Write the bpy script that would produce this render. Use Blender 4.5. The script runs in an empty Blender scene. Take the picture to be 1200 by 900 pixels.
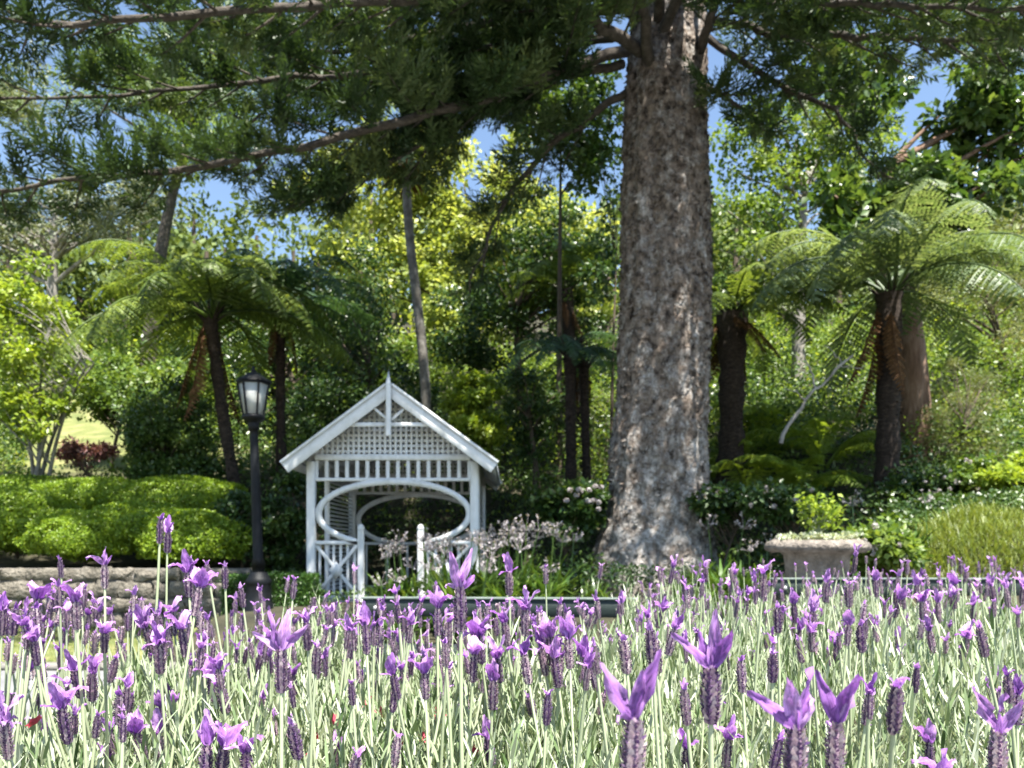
import bpy, math, random
import numpy as np
from mathutils import Vector, Matrix, Euler

# ------------------------------------------------------------------ camera, sky, sun, exposure
sc = bpy.context.scene
COL = sc.collection
H, F, HZ = 1.05, 900.0, 640.0          # eye height, focal length in photo pixels, horizon row of the photo
cam_d = bpy.data.cameras.new('camera'); cam = bpy.data.objects.new('camera', cam_d); COL.objects.link(cam)
cam.location = (0, 0, H); cam.rotation_euler = (math.radians(90), 0, 0)
cam_d.sensor_width = 36; cam_d.lens = 36 * F / 1200; cam_d.shift_y = (HZ - 450) / 1200
cam_d.clip_start = 0.03; cam_d.clip_end = 900
cam_d.dof.use_dof = True; cam_d.dof.focus_distance = 0.62; cam_d.dof.aperture_fstop = 15.0
sc.camera = cam

SUN_EL, SUN_AZ = 66, 148               # azimuth clockwise from +Y: behind the camera, a little to its right
w = bpy.data.worlds.new('World'); sc.world = w; w.use_nodes = True
nt = w.node_tree; bg = nt.nodes['Background']
sky = nt.nodes.new('ShaderNodeTexSky'); sky.sky_type = 'NISHITA'; sky.sun_disc = False
sky.sun_elevation = math.radians(SUN_EL); sky.sun_rotation = math.radians(SUN_AZ)
sky.air_density = 1.1; sky.dust_density = 0.35; sky.ozone_density = 1.0
nt.links.new(sky.outputs[0], bg.inputs[0]); bg.inputs[1].default_value = 0.072
sun_d = bpy.data.lights.new('sun', 'SUN'); sun = bpy.data.objects.new('sun', sun_d); COL.objects.link(sun)
sun_d.energy = 5.0; sun_d.angle = math.radians(0.53); sun_d.color = (1, 0.95, 0.87)
_sd = Vector((math.sin(math.radians(SUN_AZ)) * math.cos(math.radians(SUN_EL)),
              math.cos(math.radians(SUN_AZ)) * math.cos(math.radians(SUN_EL)), math.sin(math.radians(SUN_EL))))
sun.rotation_euler = _sd.to_track_quat('Z', 'Y').to_euler(); sun.location = (10, -20, 40)
sc.view_settings.view_transform = 'Standard'; sc.view_settings.look = 'None'
sc.view_settings.exposure = 1.85; sc.view_settings.gamma = 1; sc.view_settings.use_curve_mapping = False
sc.cycles.use_denoising = True
sc.cycles.max_bounces = 4; sc.cycles.diffuse_bounces = 1; sc.cycles.glossy_bounces = 2
sc.cycles.transmission_bounces = 4; sc.cycles.transparent_max_bounces = 4
sc.cycles.sample_clamp_indirect = 6; sc.cycles.caustics_reflective = False; sc.cycles.caustics_refractive = False

rng = np.random.default_rng(7); random.seed(7)
PI = math.pi
def at(px, py, D):                      # a photo pixel at distance D as a point of the garden
    return np.array([(px - 600) / F * D, D, H + (HZ - py) / F * D])
U = rng.uniform
def unit(v): return v / np.maximum(np.linalg.norm(v, axis=-1, keepdims=True), 1e-9)
def rdir(n): return unit(rng.normal(size=(n, 3)))
def sm(a, b, t):
    t = np.clip((np.asarray(t, float) - a) / (b - a), 0, 1); return t * t * (3 - 2 * t)
_tab = rng.random(4096)
def _h(i, j, k): return _tab[(i * 73 + j * 179 + k * 283 + ((i * 31) ^ (j * 17) ^ (k * 7))) & 4095]
def noise(p):                           # value noise 0..1
    p = np.asarray(p, float); i = np.floor(p).astype(int); f = p - i; f = f * f * (3 - 2 * f); r = 0
    for a in (0, 1):
        for b in (0, 1):
            for c in (0, 1):
                wgt = (f[..., 0] if a else 1 - f[..., 0]) * (f[..., 1] if b else 1 - f[..., 1]) * (f[..., 2] if c else 1 - f[..., 2])
                r = r + wgt * _h(i[..., 0] + a, i[..., 1] + b, i[..., 2] + c)
    return r

# ------------------------------------------------------------------ materials
MATS = {}
def nodes_mat(name):
    m = bpy.data.materials.new(name); m.use_nodes = True
    n = m.node_tree.nodes; n.clear(); return m, n, m.node_tree.links
def ramp(n, cols, pos=None):
    r = n.new('ShaderNodeValToRGB'); e = r.color_ramp.elements
    pos = pos or [i / (len(cols) - 1) for i in range(len(cols))]
    while len(e) < len(cols): e.new(0.5)
    for el, c, p in zip(e, cols, pos): el.position = p; el.color = (*c, 1)
    return r
def leaf_mat(name, cols, transl=0.35, rough=0.45, spec=0.5, objrand=0.0, tint=(1.25, 1.15, 0.55), nsc=9, namp=.25, local=False):
    """leaf: colour differs from leaf to leaf (attribute rnd); light passes through the blade"""
    m, n, l = nodes_mat(name)
    a = n.new('ShaderNodeAttribute'); a.attribute_name = 'rnd'; fac = a.outputs['Fac']
    if objrand:
        oi = n.new('ShaderNodeObjectInfo'); mx = n.new('ShaderNodeMath'); mx.operation = 'MULTIPLY_ADD'
        sb = n.new('ShaderNodeMath'); sb.operation = 'SUBTRACT'; l.new(oi.outputs['Random'], sb.inputs[0]); sb.inputs[1].default_value = 0.5
        l.new(sb.outputs[0], mx.inputs[0]); mx.inputs[1].default_value = objrand; l.new(fac, mx.inputs[2]); fac = mx.outputs[0]
    r = ramp(n, cols); l.new(fac, r.inputs[0])
    tc = n.new('ShaderNodeNewGeometry'); nz = n.new('ShaderNodeTexNoise'); nz.inputs['Scale'].default_value = nsc; nz.inputs['Detail'].default_value = 2 if not local else 5
    if local: tc = n.new('ShaderNodeTexCoord'); mp = n.new('ShaderNodeMapping'); mp.inputs['Scale'].default_value = (2.2, 1, .35); l.new(tc.outputs['Object'], mp.inputs[0]); l.new(mp.outputs[0], nz.inputs['Vector'])
    else: l.new(tc.outputs['Position'], nz.inputs['Vector'])
    mr = n.new('ShaderNodeMapRange'); mr.inputs[3].default_value = 1 - namp; mr.inputs[4].default_value = 1 + namp; mr.inputs[1].default_value = .0 if not local else .3; mr.inputs[2].default_value = 1 if not local else .7; l.new(nz.outputs[0], mr.inputs[0])
    vm = n.new('ShaderNodeVectorMath'); vm.operation = 'SCALE'; l.new(r.outputs[0], vm.inputs[0]); l.new(mr.outputs[0], vm.inputs['Scale'])
    p = n.new('ShaderNodeBsdfPrincipled'); l.new(vm.outputs[0], p.inputs['Base Color'])
    p.inputs['Roughness'].default_value = rough; p.inputs['Specular IOR Level'].default_value = spec
    t = n.new('ShaderNodeBsdfTranslucent'); v2 = n.new('ShaderNodeVectorMath'); v2.operation = 'MULTIPLY'
    l.new(vm.outputs[0], v2.inputs[0]); v2.inputs[1].default_value = tint; l.new(v2.outputs[0], t.inputs[0])
    mix = n.new('ShaderNodeMixShader'); mix.inputs[0].default_value = transl
    l.new(p.outputs[0], mix.inputs[1]); l.new(t.outputs[0], mix.inputs[2])
    o = n.new('ShaderNodeOutputMaterial'); l.new(mix.outputs[0], o.inputs[0]); MATS[name] = m; return m
def solid_mat(name, cols, scale=6.0, rough=0.7, bump=0.3, bscale=None, stretch=(1, 1, 1), pos=None, detail=6, spec=0.4, bdist=0.02, metallic=0):
    """noise-mottled opaque surface with fine relief, in the object's own coordinates"""
    m, n, l = nodes_mat(name)
    tc = n.new('ShaderNodeTexCoord'); mp = n.new('ShaderNodeMapping'); mp.inputs['Scale'].default_value = stretch
    oi = n.new('ShaderNodeObjectInfo'); l.new(tc.outputs['Object'], mp.inputs[0])
    ad = n.new('ShaderNodeVectorMath'); ad.operation = 'ADD'; sc_ = n.new('ShaderNodeVectorMath'); sc_.operation = 'SCALE'
    cx = n.new('ShaderNodeCombineXYZ'); l.new(oi.outputs['Random'], cx.inputs[0]); l.new(oi.outputs['Random'], cx.inputs[1])
    l.new(cx.outputs[0], sc_.inputs[0]); sc_.inputs['Scale'].default_value = 37; l.new(mp.outputs[0], ad.inputs[0]); l.new(sc_.outputs[0], ad.inputs[1])
    nz = n.new('ShaderNodeTexNoise'); nz.inputs['Scale'].default_value = scale; nz.inputs['Detail'].default_value = detail; nz.inputs['Roughness'].default_value = 0.65
    l.new(ad.outputs[0], nz.inputs['Vector'])
    r = ramp(n, cols, pos or [0.3 + 0.4 * i / (len(cols) - 1) for i in range(len(cols))]); l.new(nz.outputs[0], r.inputs[0])
    p = n.new('ShaderNodeBsdfPrincipled'); l.new(r.outputs[0], p.inputs['Base Color']); p.inputs['Roughness'].default_value = rough
    p.inputs['Specular IOR Level'].default_value = spec; p.inputs['Metallic'].default_value = metallic
    if bump:
        n2 = n.new('ShaderNodeTexNoise'); n2.inputs['Scale'].default_value = bscale or scale * 4; n2.inputs['Detail'].default_value = 8
        l.new(ad.outputs[0], n2.inputs['Vector']); b = n.new('ShaderNodeBump'); b.inputs['Strength'].default_value = bump; b.inputs['Distance'].default_value = bdist
        l.new(n2.outputs[0], b.inputs['Height']); l.new(b.outputs[0], p.inputs['Normal'])
    o = n.new('ShaderNodeOutputMaterial'); l.new(p.outputs[0], o.inputs[0]); MATS[name] = m; return m

leaf_mat('conifer', [(.022, .046, .016), (.050, .092, .030), (.130, .175, .062)], .22, .5, .4)
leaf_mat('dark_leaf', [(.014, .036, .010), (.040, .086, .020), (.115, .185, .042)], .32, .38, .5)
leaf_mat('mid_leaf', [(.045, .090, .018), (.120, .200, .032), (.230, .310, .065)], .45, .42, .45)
leaf_mat('glossy_leaf', [(.030, .070, .018), (.075, .140, .030), (.150, .220, .055)], .4, .36, .6)
leaf_mat('lime_leaf', [(.110, .180, .018), (.230, .330, .035), (.380, .460, .070)], .48, .4, .5)
leaf_mat('yellow_leaf', [(.170, .240, .045), (.340, .410, .105), (.540, .580, .230)], .45, .45, .4)
leaf_mat('olive_leaf', [(.070, .095, .030), (.150, .180, .060), (.260, .280, .115)], .38, .5, .4)
leaf_mat('grey_leaf', [(.090, .115, .070), (.170, .200, .120), (.280, .300, .190)], .28, .5, .4)
leaf_mat('far_leaf', [(.050, .085, .026), (.110, .160, .042), (.200, .250, .075)], .3, .55, .3)
leaf_mat('hedge_leaf', [(.080, .150, .012), (.190, .300, .022), (.330, .440, .045)], .42, .42, .45)
leaf_mat('box_leaf', [(.030, .080, .014), (.055, .125, .022), (.090, .170, .030)], .3, .35, .5)
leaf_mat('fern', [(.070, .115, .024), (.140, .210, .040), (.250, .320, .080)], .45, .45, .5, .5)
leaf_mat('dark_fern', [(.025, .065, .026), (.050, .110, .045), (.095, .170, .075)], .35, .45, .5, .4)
leaf_mat('silver_fern', [(.080, .130, .050), (.150, .220, .095), (.250, .320, .160)], .42, .45, .55, .5)
leaf_mat('young_fern', [(.130, .210, .022), (.220, .320, .040), (.320, .420, .070)], .45, .4, .45, .4)
leaf_mat('dead_frond', [(.060, .030, .014), (.110, .055, .024), (.190, .110, .050)], .2, .7, .2, .4)
leaf_mat('strap_leaf', [(.035, .085, .018), (.080, .155, .030), (.180, .260, .055)], .32, .3, .6, .4)
leaf_mat('grass_blade', [(.090, .140, .022), (.170, .225, .040), (.270, .300, .090)], .35, .45, .4)
leaf_mat('white_petal', [(.28, .25, .27), (.42, .38, .40), (.58, .55, .57)], .3, .5, .4)
leaf_mat('pink_leaf', [(.10, .045, .040), (.20, .085, .080), (.32, .180, .160)], .35, .45, .4)
leaf_mat('pink_petal', [(.55, .06, .10), (.65, .10, .16), (.75, .20, .26)], .35, .5, .3, .3, (1.1, .8, .9))
leaf_mat('lavender_leaf', [(.070, .120, .040), (.210, .280, .140), (.380, .440, .290), (.560, .600, .470)], .28, .6, .25, 0, (1.1, 1.1, .75))
leaf_mat('lavender_stem', [(.300, .360, .200), (.400, .460, .280), (.480, .540, .360)], .15, .6, .25, .5, (1.1, 1.1, .75))
leaf_mat('lavender_head', [(.070, .035, .120), (.150, .090, .190), (.400, .300, .340), (.620, .530, .520)], .15, .65, .25, .3, (1.1, .9, 1))
leaf_mat('lavender_bract', [(.190, .065, .310), (.340, .155, .470), (.540, .340, .620)], .42, .5, .3, .7, (1.1, .85, 1.15), 12, .45, True)
leaf_mat('variegated_leaf', [(.22, .30, .14), (.42, .47, .34), (.58, .60, .52)], .3, .5, .4)
solid_mat('conifer_bark', [(.030, .026, .021), (.072, .060, .047), (.130, .112, .092)], 9, .9, .8, 40, (1, 1, 2))
solid_mat('brown_bark', [(.090, .052, .032), (.170, .105, .070), (.270, .190, .140)], 5, .9, .8, 25, (2, 2, .5))
solid_mat('grey_bark', [(.140, .125, .105), (.230, .215, .190), (.330, .310, .280)], 7, .85, .5, 30, (1, 1, .6))
solid_mat('palm_bark', [(.060, .055, .045), (.130, .122, .105), (.250, .240, .215)], 6, .9, .6, 30, (1, 1, .8))
solid_mat('fern_bark', [(.012, .009, .007), (.032, .022, .016), (.075, .055, .042)], 14, .95, 1.0, 50, (1, 1, 2.2))
solid_mat('twig', [(.060, .045, .032), (.110, .085, .060)], 10, .9, .3)
solid_mat('bleached_wood', [(.20, .18, .155), (.32, .295, .26), (.44, .42, .39)], 8, .8, .4, 40, (1, 1, .3))
solid_mat('white_paint', [(.46, .47, .44), (.66, .67, .65), (.76, .77, .76), (.80, .81, .80)], 5, .5, .2, 50, (1.6, 1.6, .7), [.24, .38, .52, .7], spec=.45)
solid_mat('roof_paint', [(.50, .52, .53), (.62, .64, .65)], 2, .5, .1, 40)
solid_mat('lamp_iron', [(.003, .004, .005), (.005, .006, .008), (.009, .011, .013)], 10, .55, .15, 60, spec=.22)
solid_mat('bench_paint', [(.014, .022, .020), (.020, .030, .027), (.030, .042, .038)], 5, .5, .2, 60, (1, 6, 6), spec=.35)
solid_mat('lit_edge_paint', [(.10, .13, .115), (.16, .19, .17)], 8, .6, .2, 50)  # paler bench colour that paints the sunlit top edge of the rail
solid_mat('stone', [(.075, .066, .052), (.160, .143, .115), (.250, .226, .187)], 7, .95, 1.0, 22, bdist=.05)
solid_mat('mortar', [(.10, .092, .08), (.15, .14, .122)], 12, .95, .5)
solid_mat('planter_stone', [(.085, .075, .062), (.190, .165, .138), (.300, .268, .232)], 9, .95, 1.0, 34, bdist=.04)
solid_mat('pebble', [(.42, .43, .39), (.55, .56, .52)], 8, .8, .2)
solid_mat('concrete', [(.13, .13, .135), (.17, .17, .175), (.21, .21, .21)], 3, .9, .35, 60)
solid_mat('kerb_stone', [(.15, .14, .125), (.21, .20, .18)], 6, .9, .4, 40)
solid_mat('soil', [(.030, .022, .014), (.055, .042, .026), (.090, .072, .046)], 4, .95, .8, 18, bdist=.05)
solid_mat('bracket_steel', [(.5, .5, .5), (.6, .6, .6)], 10, .4, 0, metallic=.5)
def ground_mat():
    m, n, l = nodes_mat('ground')
    g = n.new('ShaderNodeNewGeometry')
    a = n.new('ShaderNodeAttribute'); a.attribute_name = 'rnd'
    nz = n.new('ShaderNodeTexNoise'); nz.inputs['Scale'].default_value = 2.2; nz.inputs['Detail'].default_value = 9; l.new(g.outputs['Position'], nz.inputs['Vector'])
    soil = ramp(n, [(.018, .018, .008), (.036, .034, .016), (.066, .056, .030)], [.3, .5, .7]); l.new(nz.outputs[0], soil.inputs[0])
    turf = ramp(n, [(.090, .115, .030), (.150, .165, .050), (.230, .215, .090)], [.3, .5, .7]); l.new(nz.outputs[0], turf.inputs[0])
    mx = n.new('ShaderNodeMix'); mx.data_type = 'RGBA'; l.new(a.outputs['Fac'], mx.inputs[0]); l.new(soil.outputs[0], mx.inputs[6]); l.new(turf.outputs[0], mx.inputs[7])
    p = n.new('ShaderNodeBsdfPrincipled'); p.inputs['Roughness'].default_value = .95; l.new(mx.outputs[2], p.inputs['Base Color'])
    n2 = n.new('ShaderNodeTexNoise'); n2.inputs['Scale'].default_value = 25; n2.inputs['Detail'].default_value = 6; l.new(g.outputs['Position'], n2.inputs['Vector'])
    b = n.new('ShaderNodeBump'); b.inputs['Distance'].default_value = .04; l.new(n2.outputs[0], b.inputs['Height']); l.new(b.outputs[0], p.inputs['Normal'])
    o = n.new('ShaderNodeOutputMaterial'); l.new(p.outputs[0], o.inputs[0]); MATS['ground'] = m
ground_mat()
def bark_mat():
    """big conifer: brown peeling bark with pale grey lichen patches of their own shape"""
    m, n, l = nodes_mat('big_bark')
    g = n.new('ShaderNodeTexCoord'); mp = n.new('ShaderNodeMapping'); mp.inputs['Scale'].default_value = (1, 1, .8); l.new(g.outputs['Object'], mp.inputs[0])
    def nz(s, d=8, r=.65):
        t = n.new('ShaderNodeTexNoise'); t.inputs['Scale'].default_value = s; t.inputs['Detail'].default_value = d; t.inputs['Roughness'].default_value = r; l.new(mp.outputs[0], t.inputs['Vector']); return t
    a = nz(11); r1 = ramp(n, [(.030, .022, .017), (.155, .122, .097), (.310, .255, .208)], [.37, .49, .64]); l.new(a.outputs[0], r1.inputs[0])
    c = nz(4.6, 12, .8); sx = n.new('ShaderNodeSeparateXYZ'); l.new(g.outputs['Object'], sx.inputs[0]); mr = n.new('ShaderNodeMapRange'); mr.inputs[1].default_value = .3; mr.inputs[2].default_value = 3.4; mr.inputs[3].default_value = .09; mr.inputs[4].default_value = 0; l.new(sx.outputs[2], mr.inputs[0])
    ad = n.new('ShaderNodeMath'); l.new(c.outputs[0], ad.inputs[0]); l.new(mr.outputs[0], ad.inputs[1]); r2 = ramp(n, [(0, 0, 0), (1, 1, 1)], [.50, .62]); l.new(ad.outputs[0], r2.inputs[0])
    d = nz(16); r3 = ramp(n, [(.15, .135, .115), (.40, .375, .345), (.62, .59, .55)], [.35, .5, .65]); l.new(d.outputs[0], r3.inputs[0])
    mx = n.new('ShaderNodeMix'); mx.data_type = 'RGBA'; l.new(r2.outputs[0], mx.inputs[0]); l.new(r1.outputs[0], mx.inputs[6]); l.new(r3.outputs[0], mx.inputs[7])
    p = n.new('ShaderNodeBsdfPrincipled'); p.inputs['Roughness'].default_value = .9; p.inputs['Specular IOR Level'].default_value = .25; l.new(mx.outputs[2], p.inputs['Base Color'])
    e = nz(20, 10, .7); b = n.new('ShaderNodeBump'); b.inputs['Distance'].default_value = .05; b.inputs['Strength'].default_value = .9; l.new(e.outputs[0], b.inputs['Height']); l.new(b.outputs[0], p.inputs['Normal'])
    o = n.new('ShaderNodeOutputMaterial'); l.new(p.outputs[0], o.inputs[0]); MATS['big_bark'] = m
bark_mat()
def pane_mat():
    m, n, l = nodes_mat('frosted_glass')
    p = n.new('ShaderNodeBsdfPrincipled'); p.inputs['Base Color'].default_value = (.72, .74, .70, 1); p.inputs['Roughness'].default_value = .25
    t = n.new('ShaderNodeBsdfTranslucent'); t.inputs[0].default_value = (.75, .77, .72, 1); mx = n.new('ShaderNodeMixShader'); mx.inputs[0].default_value = .45
    l.new(p.outputs[0], mx.inputs[1]); l.new(t.outputs[0], mx.inputs[2]); o = n.new('ShaderNodeOutputMaterial'); l.new(mx.outputs[0], o.inputs[0]); MATS['frosted_glass'] = m
pane_mat()

# ------------------------------------------------------------------ mesh building
class Acc:
    """collects shapes in world coordinates and links them as ONE mesh object"""
    def __init__(s): s.v = []; s.f = []; s.a = []; s.n = 0
    def add(s, v, faces, rnd=0.5):
        v = np.asarray(v, float).reshape(-1, 3); faces = np.asarray(faces, int)
        s.v.append(v); s.f.append(faces + s.n); s.n += len(v)
        s.a.append(np.broadcast_to(np.asarray(rnd, float), (len(faces),)))
    def mesh(s, name, mat, off=(0, 0, 0), smooth=False):
        V = np.concatenate(s.v) - np.asarray(off); me = bpy.data.meshes.new(name)
        tot = np.concatenate([np.full(len(f), f.shape[1]) for f in s.f]); idx = np.concatenate([f.ravel() for f in s.f])
        me.vertices.add(len(V)); me.vertices.foreach_set('co', V.ravel())
        me.loops.add(len(idx)); me.loops.foreach_set('vertex_index', idx.astype(np.int32))
        me.polygons.add(len(tot)); st = np.concatenate([[0], np.cumsum(tot)[:-1]])
        me.polygons.foreach_set('loop_start', st.astype(np.int32))
        at_ = me.attributes.new('rnd', 'FLOAT', 'FACE'); at_.data.foreach_set('value', np.concatenate(s.a).astype(np.float32))
        if smooth: me.polygons.foreach_set('use_smooth', np.ones(len(tot), bool))
        me.update(calc_edges=True); me.materials.append(MATS[mat]); return me
    def build(s, name, mat, parent=None, smooth=False):
        off = wloc(parent) if parent is not None else np.zeros(3)
        return link(name, s.mesh(name, mat, off, smooth), parent)
def wloc(o):
    p = np.zeros(3)
    while o is not None: p = p + np.array(o.location); o = o.parent
    return p
def link(name, me, parent=None):
    o = bpy.data.objects.new(name, me); COL.objects.link(o); o.parent = parent; return o
def tag(o, label=None, cat=None, group=None, kind=None):
    if label: o['label'] = label
    if cat: o['category'] = cat
    if group: o['group'] = group
    if kind: o['kind'] = kind
    return o
def thing(name, label, cat, loc, group=None):
    o = bpy.data.objects.new(name, None); COL.objects.link(o); o.location = tuple(map(float, loc)); o.empty_display_size = .1
    return tag(o, label, cat, group)
BOXF = [(0, 1, 3, 2), (4, 6, 7, 5), (0, 4, 5, 1), (2, 3, 7, 6), (0, 2, 6, 4), (1, 5, 7, 3)]
def box(acc, lo, hi):
    v = [(x, y, z) for x in (lo[0], hi[0]) for y in (lo[1], hi[1]) for z in (lo[2], hi[2])]; acc.add(v, BOXF)
def bar(acc, a, b, wd, dp, up=(0, 1, 0), ch=0.0):
    """rectangular bar from a to b; wd across, dp along up; with chamfered long edges"""
    a, b = np.asarray(a, float), np.asarray(b, float); d = unit(b - a); u = np.asarray(up, float); u = unit(u - d * (u @ d)); s = np.cross(d, u)
    hw, hd = wd / 2, dp / 2; c = min(ch or min(wd, dp) * .12, min(hw, hd) * .6)
    ring = [(-hw + c, -hd), (hw - c, -hd), (hw, -hd + c), (hw, hd - c), (hw - c, hd), (-hw + c, hd), (-hw, hd - c), (-hw, -hd + c)]
    v = [e + s * x + u * y for e in (a, b) for x, y in ring]
    acc.add(v, [(i, (i + 1) % 8, 8 + (i + 1) % 8, 8 + i) for i in range(8)]); acc.add(v[:8][::-1], [tuple(range(8))]); acc.add(v[8:], [tuple(range(8))])
def tube(acc, pts, rad, ns=8, rnd=0.5, cap=True):
    pts = np.asarray(pts, float); rad = np.broadcast_to(np.asarray(rad, float), (len(pts),))
    t = unit(np.gradient(pts, axis=0)); ref = np.array([0, 0, 1.]) if abs(t[0][2]) < .8 else np.array([1., 0, 0]); rings = []
    n0 = unit(np.cross(t[0], ref))
    for i in range(len(pts)):
        n0 = unit(n0 - t[i] * (n0 @ t[i])); b = np.cross(t[i], n0); an = np.arange(ns) * 2 * PI / ns
        rings.append(pts[i] + rad[i] * (np.cos(an)[:, None] * n0 + np.sin(an)[:, None] * b))
    k = len(pts); i, j = np.meshgrid(np.arange(k - 1), np.arange(ns), indexing='ij'); i = i.ravel(); j = j.ravel()
    acc.add(np.concatenate(rings), np.stack([i * ns + j, i * ns + (j + 1) % ns, (i + 1) * ns + (j + 1) % ns, (i + 1) * ns + j], 1), rnd)
    if cap:
        acc.add(rings[-1], [tuple(range(ns))], rnd); acc.add(rings[0][::-1], [tuple(range(ns))], rnd)
def lathe(acc, c, prof, ns=24, sq=0.0):
    """profile [(r, z)] turned about the vertical through c"""
    an = np.arange(ns) * 2 * PI / ns; V = []
    for r, z in prof: V.append(np.stack([c[0] + r * np.cos(an), c[1] + r * np.sin(an), np.full(ns, c[2] + z)], 1))
    k = len(prof); i, j = np.meshgrid(np.arange(k - 1), np.arange(ns), indexing='ij'); i = i.ravel(); j = j.ravel()
    acc.add(np.concatenate(V), np.stack([i * ns + j, i * ns + (j + 1) % ns, (i + 1) * ns + (j + 1) % ns, (i + 1) * ns + j], 1))
    acc.add(V[0][::-1], [tuple(range(ns))]); acc.add(V[-1], [tuple(range(ns))])
def bez(a, b, c, n=8, d=None):
    t = np.linspace(0, 1, n)[:, None]
    if d is None: return (1 - t) ** 2 * a + 2 * t * (1 - t) * b + t * t * c
    return (1 - t) ** 3 * a + 3 * t * (1 - t) ** 2 * b + 3 * t * t * (1 - t) * c + t ** 3 * d
def spline(pts, n):
    pts = np.asarray(pts, float); s = np.concatenate([[0], np.cumsum(np.linalg.norm(np.diff(pts, axis=0), axis=1))]); t = np.linspace(0, s[-1], n)
    m = np.gradient(pts, s, axis=0); out = []
    for x in t:
        i = min(np.searchsorted(s, x, 'right') - 1, len(s) - 2); h = s[i + 1] - s[i]; u = (x - s[i]) / h
        out.append((2 * u ** 3 - 3 * u ** 2 + 1) * pts[i] + (u ** 3 - 2 * u ** 2 + u) * h * m[i] + (-2 * u ** 3 + 3 * u ** 2) * pts[i + 1] + (u ** 3 - u ** 2) * h * m[i + 1])
    return np.array(out)
LEAF_V = np.array([(0, 0, 0), (-.5, .32, .10), (-.42, .66, .09), (0, 1, -.12), (.42, .66, .09), (.5, .32, .10)])   # folded along the midrib
LEAF_F = [(0, 3, 2, 1), (0, 5, 4, 3)]
FOLD_V = np.array([(0, 0, 0), (-.6, .42, .12), (0, 1, -.10), (.6, .42, .12)]); FOLD_F = [(0, 2, 1), (0, 3, 2)]
def leaves(acc, P, d, n, L, W, rnd=None, tv=FOLD_V, tf=FOLD_F):
    """one folded leaf at each point, along d, facing n"""
    N = len(P); d = unit(d); n = unit(n - d * (n * d).sum(1, keepdims=True)); s = np.cross(d, n)
    L = np.broadcast_to(L, (N,))[:, None, None]; W = np.broadcast_to(W, (N,))[:, None, None]
    V = P[:, None] + L * tv[None, :, 1:2] * d[:, None] + W * tv[None, :, 0:1] * s[:, None] + W * tv[None, :, 2:3] * n[:, None]
    fc = np.asarray(tf); faces = (np.arange(N)[:, None, None] * len(tv) + fc[None]).reshape(-1, fc.shape[1])
    if rnd is None: rnd = np.clip(rng.normal(.5, .22, N), 0, 1)
    acc.add(V, faces, np.repeat(rnd, len(fc)))
RH_V = np.array([(0, 0, 0), (-.5, .45, .08), (0, 1, -.05), (.5, .45, .08)]); RH_F = [(0, 1, 2, 3)]     # narrow needle or leaflet
def blades(acc, P, az, L, W, lean, droop, ns=4, rnd=None, wtip=.15):
    """arching strap leaves: base points, heading, length, width, first lean from vertical and total bend (radians)"""
    N = len(P); L, W, lean, droop = [np.broadcast_to(x, (N,)).astype(float) for x in (L, W, lean, droop)]
    hd = np.stack([np.cos(az), np.sin(az), np.zeros(N)], 1); sd = np.stack([-np.sin(az), np.cos(az), np.zeros(N)], 1); c = P.copy(); V = []
    for i in range(ns + 1):
        t = i / ns; wv = W * (1 - (1 - wtip) * max(0, (t - .35) / .65) ** 1.6) * (.7 + .3 * min(1, t * 4))
        V.append(c - sd * wv[:, None] / 2); V.append(c + sd * wv[:, None] / 2)
        th = lean + droop * t ** 1.3; c = c + (np.sin(th)[:, None] * hd + np.cos(th)[:, None] * [0, 0, 1]) * (L / ns)[:, None]
    V = np.stack(V, 1); fc = np.array([(2 * i, 2 * i + 1, 2 * i + 3, 2 * i + 2) for i in range(ns)])
    faces = (np.arange(N)[:, None, None] * (2 * ns + 2) + fc[None]).reshape(-1, 4)
    if rnd is None: rnd = np.clip(rng.normal(.5, .22, N), 0, 1)
    acc.add(V, faces, np.repeat(rnd, ns))

# ------------------------------------------------------------------ the ground
def T(x, y):
    x, y = np.asarray(x, float), np.asarray(y, float)
    left = 1 - sm(-3.7, -3.3, x)
    rise = .30 * sm(7.2, 9.2, y) * (1 - left) + left * .72 * (y > 9.98)
    rise = rise + 1.05 * sm(3.0, 6, x) * sm(6.5, 9.5, y)
    yy = np.maximum(0, y - 11.0); hill = .36 * yy ** 1.0 * sm(0, 3, yy)
    pad = sm(-3.5, -2.9, x) * (1 - sm(-.4, .5, x)) * (1 - sm(13.6, 16, y))
    hill = hill * (1 - pad)
    return np.minimum(rise + hill, 26) + .10 * (noise(np.stack([x * .35, y * .35, 0 * x], -1)) - .5) * sm(10, 14, y)
xs = np.unique(np.concatenate([np.linspace(-140, -14, 22), np.linspace(-14, 14, 75), np.linspace(14, 140, 22)]))
ys = np.unique(np.concatenate([np.linspace(-60, -2, 12), np.linspace(-2, 9.9, 34), [9.96, 10.0], np.linspace(10.3, 26, 46), np.linspace(27, 170, 50)]))
gx, gy = np.meshgrid(xs, ys, indexing='ij'); gz = T(gx, gy)
a = Acc(); ny = len(ys); i, j = np.meshgrid(np.arange(len(xs) - 1), np.arange(ny - 1), indexing='ij'); i = i.ravel(); j = j.ravel()
fc = np.stack([i * ny + j, (i + 1) * ny + j, (i + 1) * ny + j + 1, i * ny + j + 1], 1)
cxm = xs[i] * .5 + xs[i + 1] * .5; cym = ys[j] * .5 + ys[j + 1] * .5
turf = np.clip((sm(15.5, 17, cym) * (1 - sm(-8, -5, cxm)) * (1 - sm(26, 30, cym))) + (cxm < -3.4) * (cym > 6) * (cym < 9.97), 0, 1)
a.add(np.stack([gx, gy, gz], -1).reshape(-1, 3), fc, turf)
tag(a.build('ground', 'ground', smooth=True), kind='structure')
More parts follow.
